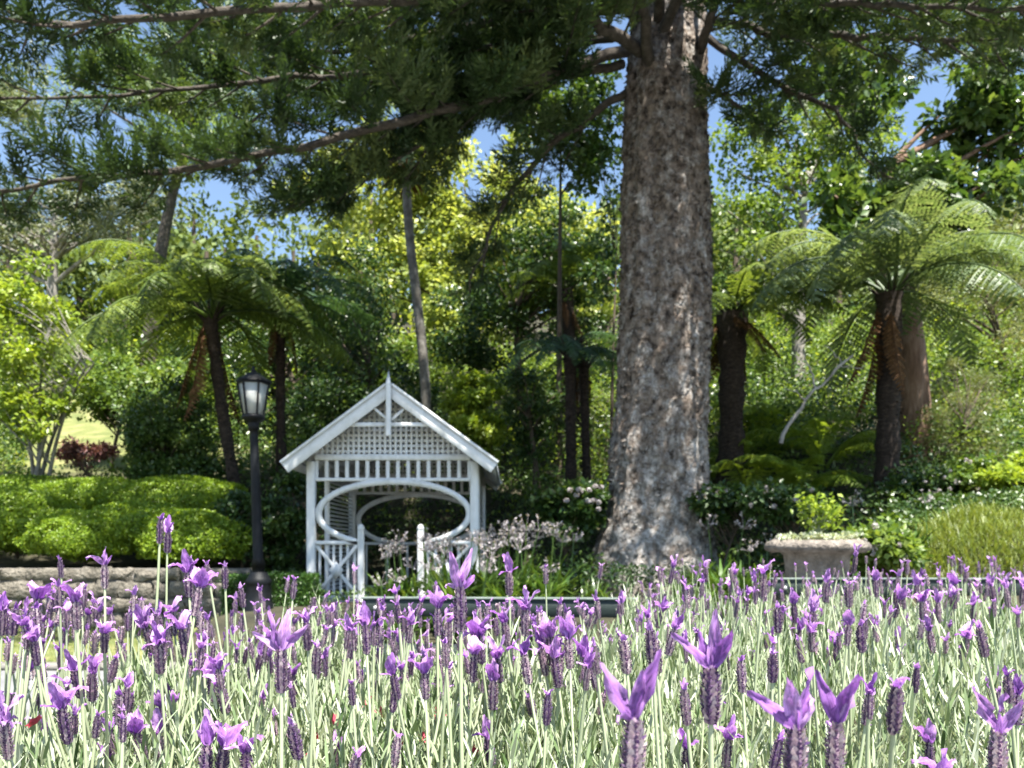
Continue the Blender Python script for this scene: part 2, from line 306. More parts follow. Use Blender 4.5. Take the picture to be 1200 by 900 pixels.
a = Acc(); pv = [(x, y, .004 if y < 90 else .004) for x in (-40, 40) for y in (-6, 6.45)]; a.add(pv, [(0, 2, 3, 1)]); tag(a.build('path', 'concrete'), kind='structure')
a = Acc()
tag(thing('kerb', None, None, (0, 6.5, 0)), kind='structure'); kerb = bpy.data.objects['kerb']
for k in range(26):
    a = Acc(); x0 = -12 + k * .92; box(a, (x0 + .005, 6.46, 0), (x0 + .912, 6.60, .055 + .006 * random.random())); a.build('kerb_block', 'kerb_stone', kerb)
a = Acc(); n = 9000; P = np.stack([U(-9, -3.4, n), U(6.62, 9.9, n), np.zeros(n)], 1); P[:, 2] = T(P[:, 0], P[:, 1]) - .002
blades(a, P, U(0, 2 * PI, n), U(.03, .07, n), U(.003, .006, n), U(0, .5, n), U(.2, 1.2, n), 2)
tag(a.build('lawn_grass', 'grass_blade'), 'short mown grass strip between kerb and stone wall', 'grass', kind='stuff')

# ------------------------------------------------------------------ stone wall under the clipped hedge
wall = thing('stone_wall', 'low rough stone retaining wall below the clipped hedge mounds', 'wall', (-5.6, 9.85, 0))
a = Acc(); box(a, (-8.2, 9.80, -.05), (-3.36, 9.975, .765)); a.build('mortar_core', 'mortar', wall)
z = 0.0
for r_, hgt in enumerate((.22, .17, .21, .17)):
    x = -8.2 + U(0, .1)
    while x < -3.45:
        wd = min(U(.16, .60), -3.36 - x); h2 = hgt - .014
        a = Acc(); nx, nz = 5, 4; u, v = np.meshgrid(np.linspace(0, 1, nx), np.linspace(0, 1, nz), indexing='ij')
        edge = np.minimum(np.minimum(u, 1 - u) * wd, np.minimum(v, 1 - v) * h2); bul = .035 * sm(0, .035, edge)
        jx, jz = rng.normal(0, .020, u.shape), rng.normal(0, .017, u.shape); pr = U(.01, .05)
        V = np.stack([x + .008 + u * (wd - .016) + jx, 9.80 - pr - bul + rng.normal(0, .006, u.shape) * (edge > 0), z + .007 + v * h2 + jz], -1).reshape(-1, 3)
        ii, jj = np.meshgrid(np.arange(nx - 1), np.arange(nz - 1), indexing='ij'); ii = ii.ravel(); jj = jj.ravel()
        a.add(V, np.stack([ii * nz + jj, (ii + 1) * nz + jj, (ii + 1) * nz + jj + 1, ii * nz + jj + 1], 1))
        rim = [k * nz for k in range(nx)] + [(nx - 1) * nz + k for k in range(1, nz)] + [k * nz + nz - 1 for k in range(nx - 2, -1, -1)] + [k for k in range(nz - 2, 0, -1)]
        back = V[rim].copy(); back[:, 1] = 9.81; m_ = len(rim)
        a.add(np.concatenate([V[rim], back]), [(k, m_ + k, m_ + (k + 1) % m_, (k + 1) % m_) for k in range(m_)])
        a.build('stone', 'stone', wall, smooth=False); x += wd
    z += hgt

# ------------------------------------------------------------------ the white gazebo
GD = 10.5; GB = 13.2                                # front and back post planes
gx0, gx1 = at(365, 0, GD)[0], at(556, 0, GD)[0]; gcx = (gx0 + gx1) / 2
def gz_(py): return at(0, py, GD)[2]
zf = gz_(706)
gaz = thing('gazebo', 'white painted timber gazebo with lattice gable and large oval opening', 'gazebo', (gcx, (GD + GB) / 2, zf - .3))
def gpart(name, fn, mat='white_paint', parent=None):
    a = Acc(); fn(a); return a.build(name, mat, parent or gaz)
gpart('stone_base', lambda a: box(a, (gx0 - .05, GD - .02, zf - .42), (gx1 + .05, GB + .1, zf - .07)), 'stone')
gpart('floor_deck', lambda a: box(a, (gx0 - .11, GD - .10, zf - .07), (gx1 + .11, GB + .12, zf + .02)))
ze, zp1, zp0 = gz_(548), gz_(540), gz_(562)         # eave, rail above and below the baluster frieze
for X in (gx0, gx1):
    for Y in (GD, GB):
        gpart('post', lambda a: bar(a, (X, Y, zf + .02), (X, Y, ze + .08), .115, .115))
def frieze(Y, front):
    gpart('rail', lambda a: bar(a, (gx0 + .058, Y, gz_(536)), (gx1 - .058, Y, gz_(536)), .085, .085, (0, 0, 1)))
    gpart('rail', lambda a: bar(a, (gx0 + .058, Y, zp0), (gx1 - .058, Y, zp0), .06, .045, (0, 0, 1)))
    for k in range(16):
        x = gx0 + (gx1 - gx0) * (k + .5) / 16
        gpart('baluster', lambda a: bar(a, (x, Y, zp0 + .0225), (x, Y, gz_(536) - .0425), .05, .03))
def oval(Y):
    cxp, czp = gcx + .015, gz_(602); rx, rz = (gx1 - gx0) / 2 - .085, gz_(566) - gz_(602) ; rz = .44
    a = Acc(); an = np.linspace(math.radians(-62), math.radians(242), 64); ri, ro, dy = -.042, .042, .035; V = []
    for t in an:
        c, s_ = math.cos(t), math.sin(t)
        for q, y in ((ri, -dy), (ro, -dy), (ro, dy), (ri, dy)): V.append((cxp + (rx + q) * c, Y + y, czp + (rz + q) * s_))
    k = len(an); F_ = [(4 * i + q, 4 * i + (q + 1) % 4, 4 * i + 4 + (q + 1) % 4, 4 * i + 4 + q) for i in range(k - 1) for q in range(4)] + [(3, 2, 1, 0), (4 * k - 4, 4 * k - 3, 4 * k - 2, 4 * k - 1)]
    a.add(V, F_); a.build('oval_arch', 'white_paint', gaz)
for Y in (GD, GB): frieze(Y, Y == GD); oval(Y)
def low_panel(Y, xa, xb, cross=True):
    zt, zb = gz_(636), gz_(700)
    gpart('panel_rail', lambda a: bar(a, (xa, Y, zt), (xb, Y, zt), .07, .05, (0, 0, 1)))
    gpart('panel_rail', lambda a: bar(a, (xa, Y, zb), (xb, Y, zb), .07, .05, (0, 0, 1)))
    for k in range(6):
        x = xa + (xb - xa) * (k + .5) / 6; gpart('panel_slat', lambda a: bar(a, (x, Y + .030, zb + .025), (x, Y + .030, zt - .025), .036, .018))
    if cross:
        m = ((xa + xb) / 2, (zt + zb) / 2)
        for sx in (1, -1):
            gpart('cross_brace', lambda a: bar(a, (xa if sx > 0 else xb, Y - .006 * (2 + sx), zb + .03), (xb if sx > 0 else xa, Y - .006 * (2 + sx), zt - .03), .046, .022))
        gpart('diamond_boss', lambda a: a.add([(m[0] + x, Y - .045 + y, m[1] + z_) for x, z_ in ((0, .12), (.10, 0), (0, -.12), (-.10, 0)) for y in (0, .025)], [(0, 2, 4, 6), (1, 7, 5, 3), (0, 1, 3, 2), (2, 3, 5, 4), (4, 5, 7, 6), (6, 7, 1, 0)]))
xn0, xn1 = at(423, 0, GD)[0], at(493, 0, GD)[0]
for xn in (xn0, xn1):
    gpart('newel_post', lambda a: (bar(a, (xn, GD, zf + .02), (xn, GD, gz_(622)), .085, .085), lathe(a, (xn, GD, gz_(622)), [(.04, 0), (.05, .02), (.048, .05), (.03, .08), (.008, .092)], 12)))
low_panel(GD, gx0 + .058, xn0 - .043); low_panel(GD, xn1 + .043, gx1 - .058); low_panel(GB, gx0 + .058, gx1 - .058, False)
for X in (gx0, gx1):                                # side walls: horizontal louvre boards in the rear half, rails along the front half
    for k in range(30):
        zz = zf + .12 + k * .062
        gpart('side_board', lambda a: bar(a, (X, GD + .95, zz), (X, GB - .06, zz), .05, .016, (0.5 if X < gcx else -.5, 0, 1)))
    gpart('side_post', lambda a: bar(a, (X, GD + .9, zf + .02), (X, GD + .9, gz_(536)), .07, .07))
    gpart('side_plate', lambda a: bar(a, (X, GD + .058, gz_(536)), (X, GB - .058, gz_(536)), .085, .085, (0, 0, 1)))
RY0, RY1 = GD - .34, GB + .30                      # roof planes, ridge running away from the viewer
ap = at(456, 456, RY0); el, er = at(333, 547, RY0), at(580, 547, RY0); rcx = ap[0]
for s_, e in ((-1, el), (1, er)):
    d = unit(np.array([e[0] - ap[0], 0, e[2] - ap[2]])); nrm = np.array([-d[2] * s_, 0, d[0] * s_]); nrm = nrm if nrm[2] > 0 else -nrm
    A = np.array([ap[0], 0, ap[2]]); B = A + d * np.linalg.norm(np.array([e[0] - ap[0], 0, e[2] - ap[2]]))
    def sheet(a):                                   # corrugated roof sheet, ribs down the slope
        ny_ = 160; ys_ = np.linspace(RY0 + .02, RY1, ny_); wv = .012 * np.sin(ys_ / .076 * 2 * PI)
        V = []
        for q in (0, .014):
            for p_ in (A, B):
                V.append(np.stack([np.full(ny_, p_[0]) + nrm[0] * (.03 + wv + q), ys_, np.full(ny_, p_[2]) + nrm[2] * (.03 + wv + q)], 1))
        V = np.concatenate(V); r_ = np.arange(ny_ - 1)
        for o1, o2 in ((0, 1), (3, 2)): a.add(V, np.stack([o1 * ny_ + r_, o1 * ny_ + r_ + 1, o2 * ny_ + r_ + 1, o2 * ny_ + r_], 1))
        a.add(V, np.stack([ny_ + r_, ny_ + r_ + 1, 3 * ny_ + r_ + 1, 3 * ny_ + r_], 1))
    roof = gpart('roof_slope', sheet, 'roof_paint')
    for k in range(11):                             # soffit boards under the slope
        q0, q1 = k / 11 + .004, (k + 1) / 11 - .004; pa, pb = A + (B - A) * q0, A + (B - A) * q1; mid = (pa + pb) / 2 - nrm * .005
        gpart('soffit_board', lambda a: bar(a, (mid[0], RY0 + .02, mid[2]), (mid[0], RY1 - .02, mid[2]), np.linalg.norm(pb - pa), .014, nrm), 'white_paint', roof)
    for Y in (RY0, RY1):
        pm, pe = A + nrm * -.02, B + nrm * -.02
        gpart('barge_board', lambda a: bar(a, (pm[0] + d[0] * .02, Y, pm[2]), (pe[0], Y, pe[2]), .15, .03, (0, 1, 0)))
        gpart('barge_cap', lambda a: bar(a, (pm[0] + nrm[0] * .09, Y - .012, pm[2] + nrm[2] * .09), (pe[0] + nrm[0] * .09, Y - .012, pe[2] + nrm[2] * .09), .035, .07, (0, 1, 0)))
zc = gz_(497)
def at_r(px, py): return at(px, py, RY0)
gpart('finial', lambda a: (bar(a, (rcx, RY0 - .05, at_r(0, 511)[2]), (rcx, RY0 - .05, at_r(0, 452)[2]), .065, .05), a.add([(rcx - .035, RY0 - .08, at_r(0, 452)[2]), (rcx + .035, RY0 - .08, at_r(0, 452)[2]), (rcx + .035, RY0 - .02, at_r(0, 452)[2]), (rcx - .035, RY0 - .02, at_r(0, 452)[2]), (rcx, RY0 - .05, at_r(0, 434)[2])], [(0, 1, 4), (1, 2, 4), (2, 3, 4), (3, 0, 4)])))
cz = at_r(0, 497)[2]; cl, cr = at_r(411, 497)[0], at_r(502, 497)[0]
gpart('collar_tie', lambda a: bar(a, (cl, RY0 + .045, cz), (cr, RY0 + .045, cz), .055, .04, (0, 1, 0)))
for s_ in (-1, 1):
    gpart('gable_brace', lambda a: bar(a, (rcx + s_ * .03, RY0 + .042, at_r(0, 491)[2]), (rcx + s_ * .24, RY0 + .042, at_r(0, 475)[2]), .035, .03, (0, 1, 0)))
zl0 = gz_(536) + .045; zl1 = ap[2] - .07            # lattice filling the gable at the post plane, front and back
half = lambda zz: max(0, (zl1 - zz) / (zl1 - gz_(540)) * ((gx1 - gx0) / 2 + .12))
for Y, st in ((GD, .072), (GB, .072)):
    k = 0; x = -(gx1 - gx0) / 2
    while x < (gx1 - gx0) / 2:
        top = zl1 - abs(x) / ((gx1 - gx0) / 2 + .12) * (zl1 - gz_(540))
        if top - zl0 > .03: gpart('lattice_slat', lambda a: bar(a, (gcx + x, Y - .008, zl0), (gcx + x, Y - .008, top), .034, .010))
        x += st
    zz = zl0 + .04
    while zz < zl1 - .06:
        hw = half(zz); gpart('lattice_slat', lambda a: bar(a, (gcx - hw, Y + .004, zz), (gcx + hw, Y + .004, zz), .034, .010)); zz += st

# ------------------------------------------------------------------ street lamp
LD = 9.2; lb = at(303, 706, LD); lb[2] = float(T(lb[0], LD)) ; lamp = thing('street_lamp', 'black iron lamp post with frosted glass lantern beside the clipped hedge', 'street lamp', lb)
zt = at(0, 492, LD)[2] - lb[2]; top = at(297, 492, LD); ln = (top[0] - lb[0])
a = Acc(); lathe(a, lb, [(.17, -.3), (.17, .06), (.15, .08), (.145, .30), (.16, .33), (.13, .37), (.10, .44)], 16); a.build('base', 'lamp_iron', lamp, True)
a = Acc(); tube(a, [lb + np.array([ln * t, 0, .42 + (zt - .42) * t]) for t in (0, .05, .051, .1, .5, .9, .93, .931, .96, 1)], [.075, .075, .088, .06, .056, .049, .049, .065, .065, .07], 16); a.build('post', 'lamp_iron', lamp, True)
z0 = top[2]; ct = np.array([top[0], LD, z0])
a = Acc(); lathe(a, ct, [(.05, -.06), (.085, -.02), (.12, 0), (.135, .02), (.135, .045), (.10, .05)], 18); a.build('lantern_tray', 'lamp_iron', lamp)
zb, zt2, rb, rt, rot = .05, at(0, 449, LD)[2] - z0, .118, .180, math.radians(8)
hx = lambda r, z_, k: ct + np.array([r * math.cos(rot + k * PI / 3), r * math.sin(rot + k * PI / 3), z_])
fr = Acc()
for k in range(6): bar(fr, hx(rb, zb, k), hx(rt, zt2, k), .022, .022, (math.cos(rot + k * PI / 3), math.sin(rot + k * PI / 3), 0))
for k in range(6):
    bar(fr, hx(rb, zb, k), hx(rb, zb, k + 1), .02, .02, (0, 0, 1)); bar(fr, hx(rt, zt2, k), hx(rt, zt2, k + 1), .03, .03, (0, 0, 1))
fr.build('lantern_frame', 'lamp_iron', lamp)
for k in range(6):
    a = Acc(); q = [hx(rb - .006, zb + .01, k), hx(rb - .006, zb + .01, k + 1), hx(rt - .006, zt2 - .01, k + 1), hx(rt - .006, zt2 - .01, k)]
    inn = np.array([math.cos(rot + (k + .5) * PI / 3), math.sin(rot + (k + .5) * PI / 3), 0]) * .006
    a.add(q + [p - inn for p in q], [(0, 1, 2, 3), (7, 6, 5, 4), (0, 4, 5, 1), (1, 5, 6, 2), (2, 6, 7, 3), (3, 7, 4, 0)]); a.build('pane', 'frosted_glass', lamp)
a = Acc(); rr = .215
V = [hx(rr, zt2 + .01, k) for k in range(6)] + [hx(rr - .01, zt2 + .03, k) for k in range(6)] + [hx(.075, zt2 + .115, k) for k in range(6)] + [hx(.03, zt2 + .135, k) for k in range(6)]
a.add(V, [(6 * q + k, 6 * q + (k + 1) % 6, 6 * q + 6 + (k + 1) % 6, 6 * q + 6 + k) for q in range(3) for k in range(6)]); a.add(V[:6][::-1], [tuple(range(6))])
cap = a.build('lantern_roof', 'lamp_iron', lamp)
a = Acc(); lathe(a, ct, [(.028, zt2 + .13), (.034, zt2 + .15), (.014, zt2 + .165), (.022, zt2 + .18), (.004, zt2 + .21)], 10); a.build('lantern_finial', 'lamp_iron', cap)

# ------------------------------------------------------------------ benches
def bench(px0, px1, ptop, D, label, yaw=0):
    z = at(0, ptop, D)[2]; x0, x1 = at(px0, 0, D)[0], at(px1, 0, D)[0]; cx = (x0 + x1) / 2; dz = math.tan(yaw) * (x1 - x0) / 2
    b = thing('bench', label, 'bench', (cx, D, 0), 'painted benches beside the path')
    def e(x, y, zz): return np.array([x, D + y + (x - cx) * math.tan(yaw), zz])
    a = Acc(); bar(a, e(x0, 0, z - .045), e(x1, 0, z - .045), .095, .032, (0, 1, 0), .003); a.build('back_rail', 'bench_paint', b); a = Acc(); bar(a, e(x0 - .01, 0, z + .0085), e(x1 + .01, 0, z + .0085), .05, .012, (0, 0, 1), .002); a.build('lit_top_edge', 'lit_edge_paint', b)  # added strip on the rail, its pale colour stands for sunlight on top
    zs = .50
    for k in range(4):
        a = Acc(); bar(a, e(x0, -.06 - k * .10, zs - .008 * k), e(x1, -.06 - k * .10, zs - .008 * k), .085, .03, (0, 0, 1)); a.build('seat_slat', 'bench_paint', b)
    for x in (x0 + .07, x1 - .07):
        a = Acc(); bar(a, e(x, .04, 0), e(x, .026, z - .005), .045, .02, (0, 1, 0)); a.build('leg', 'bench_paint', b)
        a = Acc(); bar(a, e(x, -.33, 0), e(x, -.33, zs - .04), .045, .045, (0, 1, 0)); a.build('leg', 'bench_paint', b)
        a = Acc(); bar(a, e(x, -.36, zs - .06), e(x, .01, zs - .035), .04, .04, (0, 0, 1)); a.build('seat_bearer', 'bench_paint', b)
        a = Acc(); c = e(x, -.02, z - .045); lathe(a, c, [(.001, -.012), (.010, -.008), (.012, 0), (.010, .008), (.001, .012)], 8); a.build('bolt_cap', 'bracket_steel', b)
bench(424, 742, 703, 4.2, 'dark green painted bench in front of the gazebo', -.06)
bench(905, 1290, 680, 4.6, 'dark green painted bench beside the stone planter', .0)

# ------------------------------------------------------------------ stone planter
PD = 6.0; pc = at(957, 0, PD); s = PD / F
pl = thing('planter', 'round weathered stone planter with wide scalloped rim and flared foot', 'planter', (pc[0], PD, 0))
zr = at(0, 647, PD)[2]
a = Acc(); lathe(a, (pc[0], PD, zr), [(36 * s, -zr + .30), (42 * s, -66 * s), (43 * s, -50 * s), (40 * s, -44 * s), (35 * s, -40 * s), (35 * s, -20 * s), (37 * s, -4 * s), (42 * s, .5 * s)], 48); a.build('bowl', 'planter_stone', pl, True)
a = Acc(); an = np.arange(96) * 2 * PI / 96; sc_ = 1 + .016 * np.abs(np.sin(an * 13)); V = []
for r_, zz in ((42, 0), (52, .5), (57, 3), (58, 7), (55, 11), (48, 14), (42, 14), (41, 10)):
    wob = 1 + .012 * (noise(np.stack([np.cos(an) * 4 + zz, np.sin(an) * 4, 0 * an], -1)) - .5); rr_ = r_ * s * wob * (sc_ if r_ > 50 else 1); V.append(np.stack([pc[0] + rr_ * np.cos(an), PD + rr_ * np.sin(an), np.full(96, zr + zz * s) + .004 * rng.normal(0, 1, 96) * (r_ > 47)], 1))
i, j = np.meshgrid(np.arange(7), np.arange(96), indexing='ij'); i = i.ravel(); j = j.ravel()
a.add(np.concatenate(V), np.stack([i * 96 + j, i * 96 + (j + 1) % 96, (i + 1) * 96 + (j + 1) % 96, (i + 1) * 96 + j], 1)); a.add(V[-1], [tuple(range(96))]); a.build('rim', 'planter_stone', pl)
a = Acc(); lathe(a, (pc[0], PD, 0), [(50 * s, 0), (50 * s, .10), (42 * s, .16), (36 * s, .3)], 32); a.build('foot', 'planter_stone', pl, True)
tp_ = thing('trailing_plant', 'pale white-green carpet plant covering the soil of the stone planter', 'plant', (pc[0], PD, zr + 12 * s)); a = Acc(); st = Acc()
for k in range(70):
    an_ = U(0, 2 * PI); r_ = 46 * s * U(0, 1) ** .5; c = np.array([pc[0] + r_ * math.cos(an_), PD + r_ * math.sin(an_), zr + (13 + U(0, 5)) * s]); n = 16; d = rdir(n); d[:, 2] = np.abs(d[:, 2])
    leaves(a, c + d * .018, d + rdir(n) * .6, rdir(n) + [0, 0, 1], U(.02, .04, n), U(.012, .022, n)); tube(st, [np.array([pc[0] + r_ * .8 * math.cos(an_), PD + r_ * .8 * math.sin(an_), zr + 9 * s]), c], .002, 4)
a.build('foliage', 'variegated_leaf', tp_); st.build('stem', 'lavender_stem', tp_)
plant = thing('potted_plant', 'small bright leafy plant growing in the stone planter', 'plant', (pc[0] + .02, PD, zr + 12 * s))
a = Acc(); st = Acc()
for k in range(26):
    an_ = U(0, 2 * PI); b0 = np.array([pc[0] + .02, PD, zr + 12 * s]); tip = b0 + np.array([math.cos(an_) * U(.03, .17), math.sin(an_) * U(.03, .15), U(.12, .32)])
    tube(st, bez(b0, b0 + [0, 0, .1], tip, 5), [.004, .004, .003, .003, .002], 5); n = 16
    P = tip + rng.normal(0, .035, (n, 3)); leaves(a, P, rdir(n) + [0, 0, .2], rdir(n) + [0, -.3, 1.2], U(.035, .06, n), U(.02, .035, n))
a.build('foliage', 'lime_leaf', plant); st.build('stem', 'lavender_stem', plant)

# ------------------------------------------------------------------ big conifer
CD = 11.5; cb = at(768, 690, CD); cb[2] = float(T(cb[0], CD)) - .05
big = thing('conifer_tree', 'huge old conifer with flaking grey and brown trunk behind the stone planter', 'tree', cb)
rows = [(690, 674, 850), (670, 687, 842), (640, 694, 838), (600, 707, 832), (540, 714, 830), (480, 719, 830), (400, 723, 831), (300, 726, 832), (200, 729, 832), (120, 732, 830), (60, 735, 826), (0, 737, 822), (-200, 744, 812), (-600, 756, 800), (-1000, 766, 786)]
zz = np.array([at(0, r[0], CD)[2] for r in rows]); xl = np.array([at(r[1], 0, CD)[0] for r in rows]); xr = np.array([at(r[2], 0, CD)[0] for r in rows])
zz[0] = cb[2] - .1
nz, na = 300, 120; zv = np.concatenate([np.linspace(zz[0], 9, 240), np.linspace(9.1, zz[-1], 60)]); an = np.arange(na) * 2 * PI / na
c0 = np.interp(zv, zz, (xl + xr) / 2); r0 = np.interp(zv, zz, (xr - xl) / 2) * .93
A_, Z_ = np.meshgrid(an, zv)
flare = sm(1.6, .2, Z_ - cb[2]) if False else np.clip(1 - (Z_ - cb[2]) / 1.3, 0, 1) ** 2
R = r0[:, None] * (1 + .03 * np.sin(A_ * 5 + 1 + .2 * Z_) + .022 * np.sin(A_ * 13 + .6 * np.sin(Z_)) + flare * (.10 * np.sin(A_ * 6 + .6) + .05 * np.sin(A_ * 9)))
q = np.stack([np.cos(A_) * 3.2, np.sin(A_) * 3.2, Z_ * 2.4], -1)
R = R + .09 * (noise(q * [1.3, 1.3, .5]) - .5) + .09 * (np.abs(noise(q * [2.2, 2.2, 3.4]) - .5)) + .05 * (noise(q * [5, 5, 3]) - .5)
V = np.stack([c0[:, None] + R * np.cos(A_), CD + R * np.sin(A_), Z_], -1).reshape(-1, 3)
i, j = np.meshgrid(np.arange(nz - 1), np.arange(na), indexing='ij'); i = i.ravel(); j = j.ravel()
a = Acc(); a.add(V, np.stack([i * na + j, i * na + (j + 1) % na, (i + 1) * na + (j + 1) % na, (i + 1) * na + j], 1)); trunk = a.build('trunk', 'big_bark', big, False)
a = Acc(); n = 9000; k = rng.integers(0, 235 * na, n); n3 = np.stack([np.cos(A_.ravel()[k]), np.sin(A_.ravel()[k]), np.zeros(n)], 1); P = V[k] - n3 * .012
d = np.cross(n3, [0, 0, 1.]) * rng.choice([-1, 1], n)[:, None] + np.stack([np.zeros(n), np.zeros(n), rng.normal(0, .45, n)], 1) + n3 * U(.10, .60, n)[:, None]
leaves(a, P, d, n3 + rng.normal(0, .2, (n, 3)), U(.03, .13, n), U(.02, .06, n)); tag(a.build('bark_flakes', 'big_bark', trunk), kind='stuff')

NEED = 18; tN = np.arange(NEED)
def sprig_cloud(acc, P, d, L, rnd):
    """rope-like conifer sprigs: an upcurved axis clothed in narrow needles"""
    N = len(P); d = unit(d); up = np.array([0, 0, 1.]); s1 = unit(np.cross(d, up + rng.normal(0, .1, (N, 3)))); s2 = np.cross(s1, d)
    t = (tN + .5) / NEED; ph = tN * 2.4
    base = P[:, None] + L[:, None, None] * (t[None, :, None] * d[:, None] + .35 * (t ** 2)[None, :, None] * up)
    out = np.cos(ph)[None, :, None] * s1[:, None] + np.sin(ph)[None, :, None] * s2[:, None]
    dd = unit(.6 * out + .9 * d[:, None] + .35 * up * t[None, :, None]); nn = unit(out * .3 + up + rng.normal(0, .3, out.shape))
    leaves(acc, base.reshape(-1, 3), dd.reshape(-1, 3), nn.reshape(-1, 3), np.repeat(L * .36, NEED) * U(.7, 1.2, N * NEED), np.repeat(L * .085, NEED), np.repeat(rnd, NEED), RH_V, RH_F)
def branch(path, r0, r1, nb, bl, dens, seed_t=.12, leafy=1.0):
    """a limb of the big conifer with its side shoots (one mesh) and its foliage (sub-part)"""
    path = spline(path, 22); L = len(path); wood = Acc(); fol = Acc()
    path[1:-1] += rng.normal(0, .018, (L - 2, 3)); tube(wood, path, np.linspace(r0, r1, L), 9)
    tg = unit(np.gradient(path, axis=0))
    for k in range(nb):
        t = seed_t + (1 - seed_t) * (k + U(0, 1)) / nb; f = t * (L - 1); i = min(int(f), L - 2); p = path[i] + (path[i + 1] - path[i]) * (f - i)
        side = unit(np.cross(tg[i], [0, 0, 1])) * (1 if k % 2 else -1)
        ln = bl * U(.55, 1.15) * (1 - .45 * t) ; dirn = unit(side * U(.5, 1.0) + tg[i] * U(.4, 1.0) + np.array([0, 0, U(-.35, .3)]))
        e = p + dirn * ln; mid = p + dirn * ln * .5 + np.array([0, 0, -U(.02, .16) * ln]); sp = bez(p, mid, e, 7); tube(wood, sp, np.linspace(.018, .005, 7), 5)
        m = max(3, int(dens * ln * leafy)); tt = rng.beta(1.6, 1.0, m); f2 = tt * 5.99; i2 = f2.astype(int); q = sp[i2] + (sp[i2 + 1] - sp[i2]) * (f2 - i2)[:, None]
        sd = unit(np.cross(dirn, [0, 0, 1])); sgn = rng.choice([-1, 1], m)[:, None]
        sprig_cloud(fol, q + rng.normal(0, .05, q.shape), sd * sgn * U(.2, 1, m)[:, None] + dirn * U(.3, 1, m)[:, None] + np.array([0, 0, 1]) * U(-.2, .7, m)[:, None], U(.19, .40, m), np.clip(rng.normal(.45, .25) + rng.normal(0, .12, m), 0, 1))
    b = wood.build('branch', 'conifer_bark', big, True); fol.build('foliage', 'conifer', b); return b
def A3(*pts): return [at(*p) for p in pts]
BR = [(A3((735, 0, 11.2), (560, 60, 10.4), (330, 95, 9.9), (120, 110, 9.6), (-30, 120, 9.4)), .08, .02, 30, 1.2, 30), (A3((735, 40, 11.6), (600, 75, 12.2), (480, 100, 12.6), (380, 110, 12.8)), .08, .02, 20, 1.3, 28),  # limbs the photo shows: photo column, row and distance along each
    (A3((735, 60, 11.3), (640, 88, 10.6), (520, 130, 10.0), (400, 160, 9.6), (240, 195, 9.3), (120, 207, 9.2), (-20, 228, 9.2)), .11, .03, 32, 1.4, 36),
    (A3((730, 75, 11.4), (610, 100, 10.9), (500, 165, 10.6), (420, 205, 10.4), (350, 240, 10.2)), .09, .025, 24, 1.3, 40),
    (A3((740, 105, 11.4), (660, 160, 11.6), (600, 225, 11.8), (550, 330, 12.0)), .085, .025, 18, .9, 26),
    (A3((740, -20, 11.2), (600, -18, 9.6), (450, 0, 8.2), (300, 10, 7.4), (140, 22, 7.0), (-40, 25, 6.8)), .12, .03, 34, 1.0, 36),
    (A3((750, 60, 11.0), (700, 25, 10.2), (600, -30, 9.2), (480, -50, 8.6)), .12, .04, 22, 1.1, 28),
    (A3((735, 10, 11.4), (560, 30, 11.5), (380, 60, 11.3), (200, 50, 11.2)), .09, .02, 24, 1.5, 26),
    (A3((735, -50, 11.4), (500, 40, 12.5), (330, 120, 12.8), (230, 190, 12.8)), .09, .02, 22, 1.3, 24),
    (A3((820, 60, 11.2), (835, 15, 10.6), (870, -60, 10.0), (930, -100, 9.6)), .10, .03, 16, 1.0, 22),
    (A3((825, 40, 11.4), (910, 98, 11.0), (985, 135, 10.8), (1010, 180, 10.7), (1035, 205, 10.6)), .075, .02, 20, .8, 20),
    (A3((822, 20, 11.6), (920, 40, 10.6), (1010, 42, 9.8), (1110, 46, 9.2), (1220, 52, 8.8)), .085, .03, 30, 1.0, 30),
    (A3((815, -30, 11.2), (900, -5, 9.8), (1010, 6, 8.8), (1110, 8, 8.2), (1230, 12, 7.8)), .08, .03, 30, 1.0, 36),
    (A3((770, -60, 11.0), (775, -90, 9.5), (800, -140, 8.0)), .10, .04, 8, 1.0, 16),
    (A3((825, 100, 11.4), (860, 120, 10.8), (900, 150, 10.4)), .06, .02, 10, .6, 40),
]
for p_, r0, r1, nb, bl, de in BR: branch(p_, r0 * .75, r1 * .7, nb, bl, de * (1.45 if p_[-1][0] < 0 else 1.1))
for k, (x1_, y1_, z1_) in enumerate(((.2, 5.6, 8.2), (1.4, 5.4, 8.8), (2.8, 5.8, 8.6), (4.2, 6.6, 9.0), (-2.4, 7.8, 9.0))):   # limbs added out of view over the path to shade the gazebo
    p0 = np.array([2.15, CD, z1_ - .3]); p1 = np.array([x1_, y1_, z1_]); branch([p0, p0 * .6 + p1 * .4 + [0, 0, .4], p0 * .25 + p1 * .75 + [0, 0, .25], p1], .09, .02, 14, 1.1, 12, .5)
for k in range(18):                                 # the rest of the crown, whorl above whorl, above the picture
    z_ = 9.8 + (k // 3) * 1.2 + U(-.3, .3); az = k * 2.4 + U(-.3, .3); ln = (6.6 - .38 * (z_ - 9.6)) * U(.75, 1.1)
    p0 = np.array([np.interp(z_, zv, c0), CD, z_]); dv = np.array([math.cos(az), math.sin(az), 0])
    branch([p0, p0 + dv * ln * .4 + [0, 0, .35], p0 + dv * ln * .75 + [0, 0, .2], p0 + dv * ln + [0, 0, .5]], .10, .02, 13, 1.4, 12, .3)

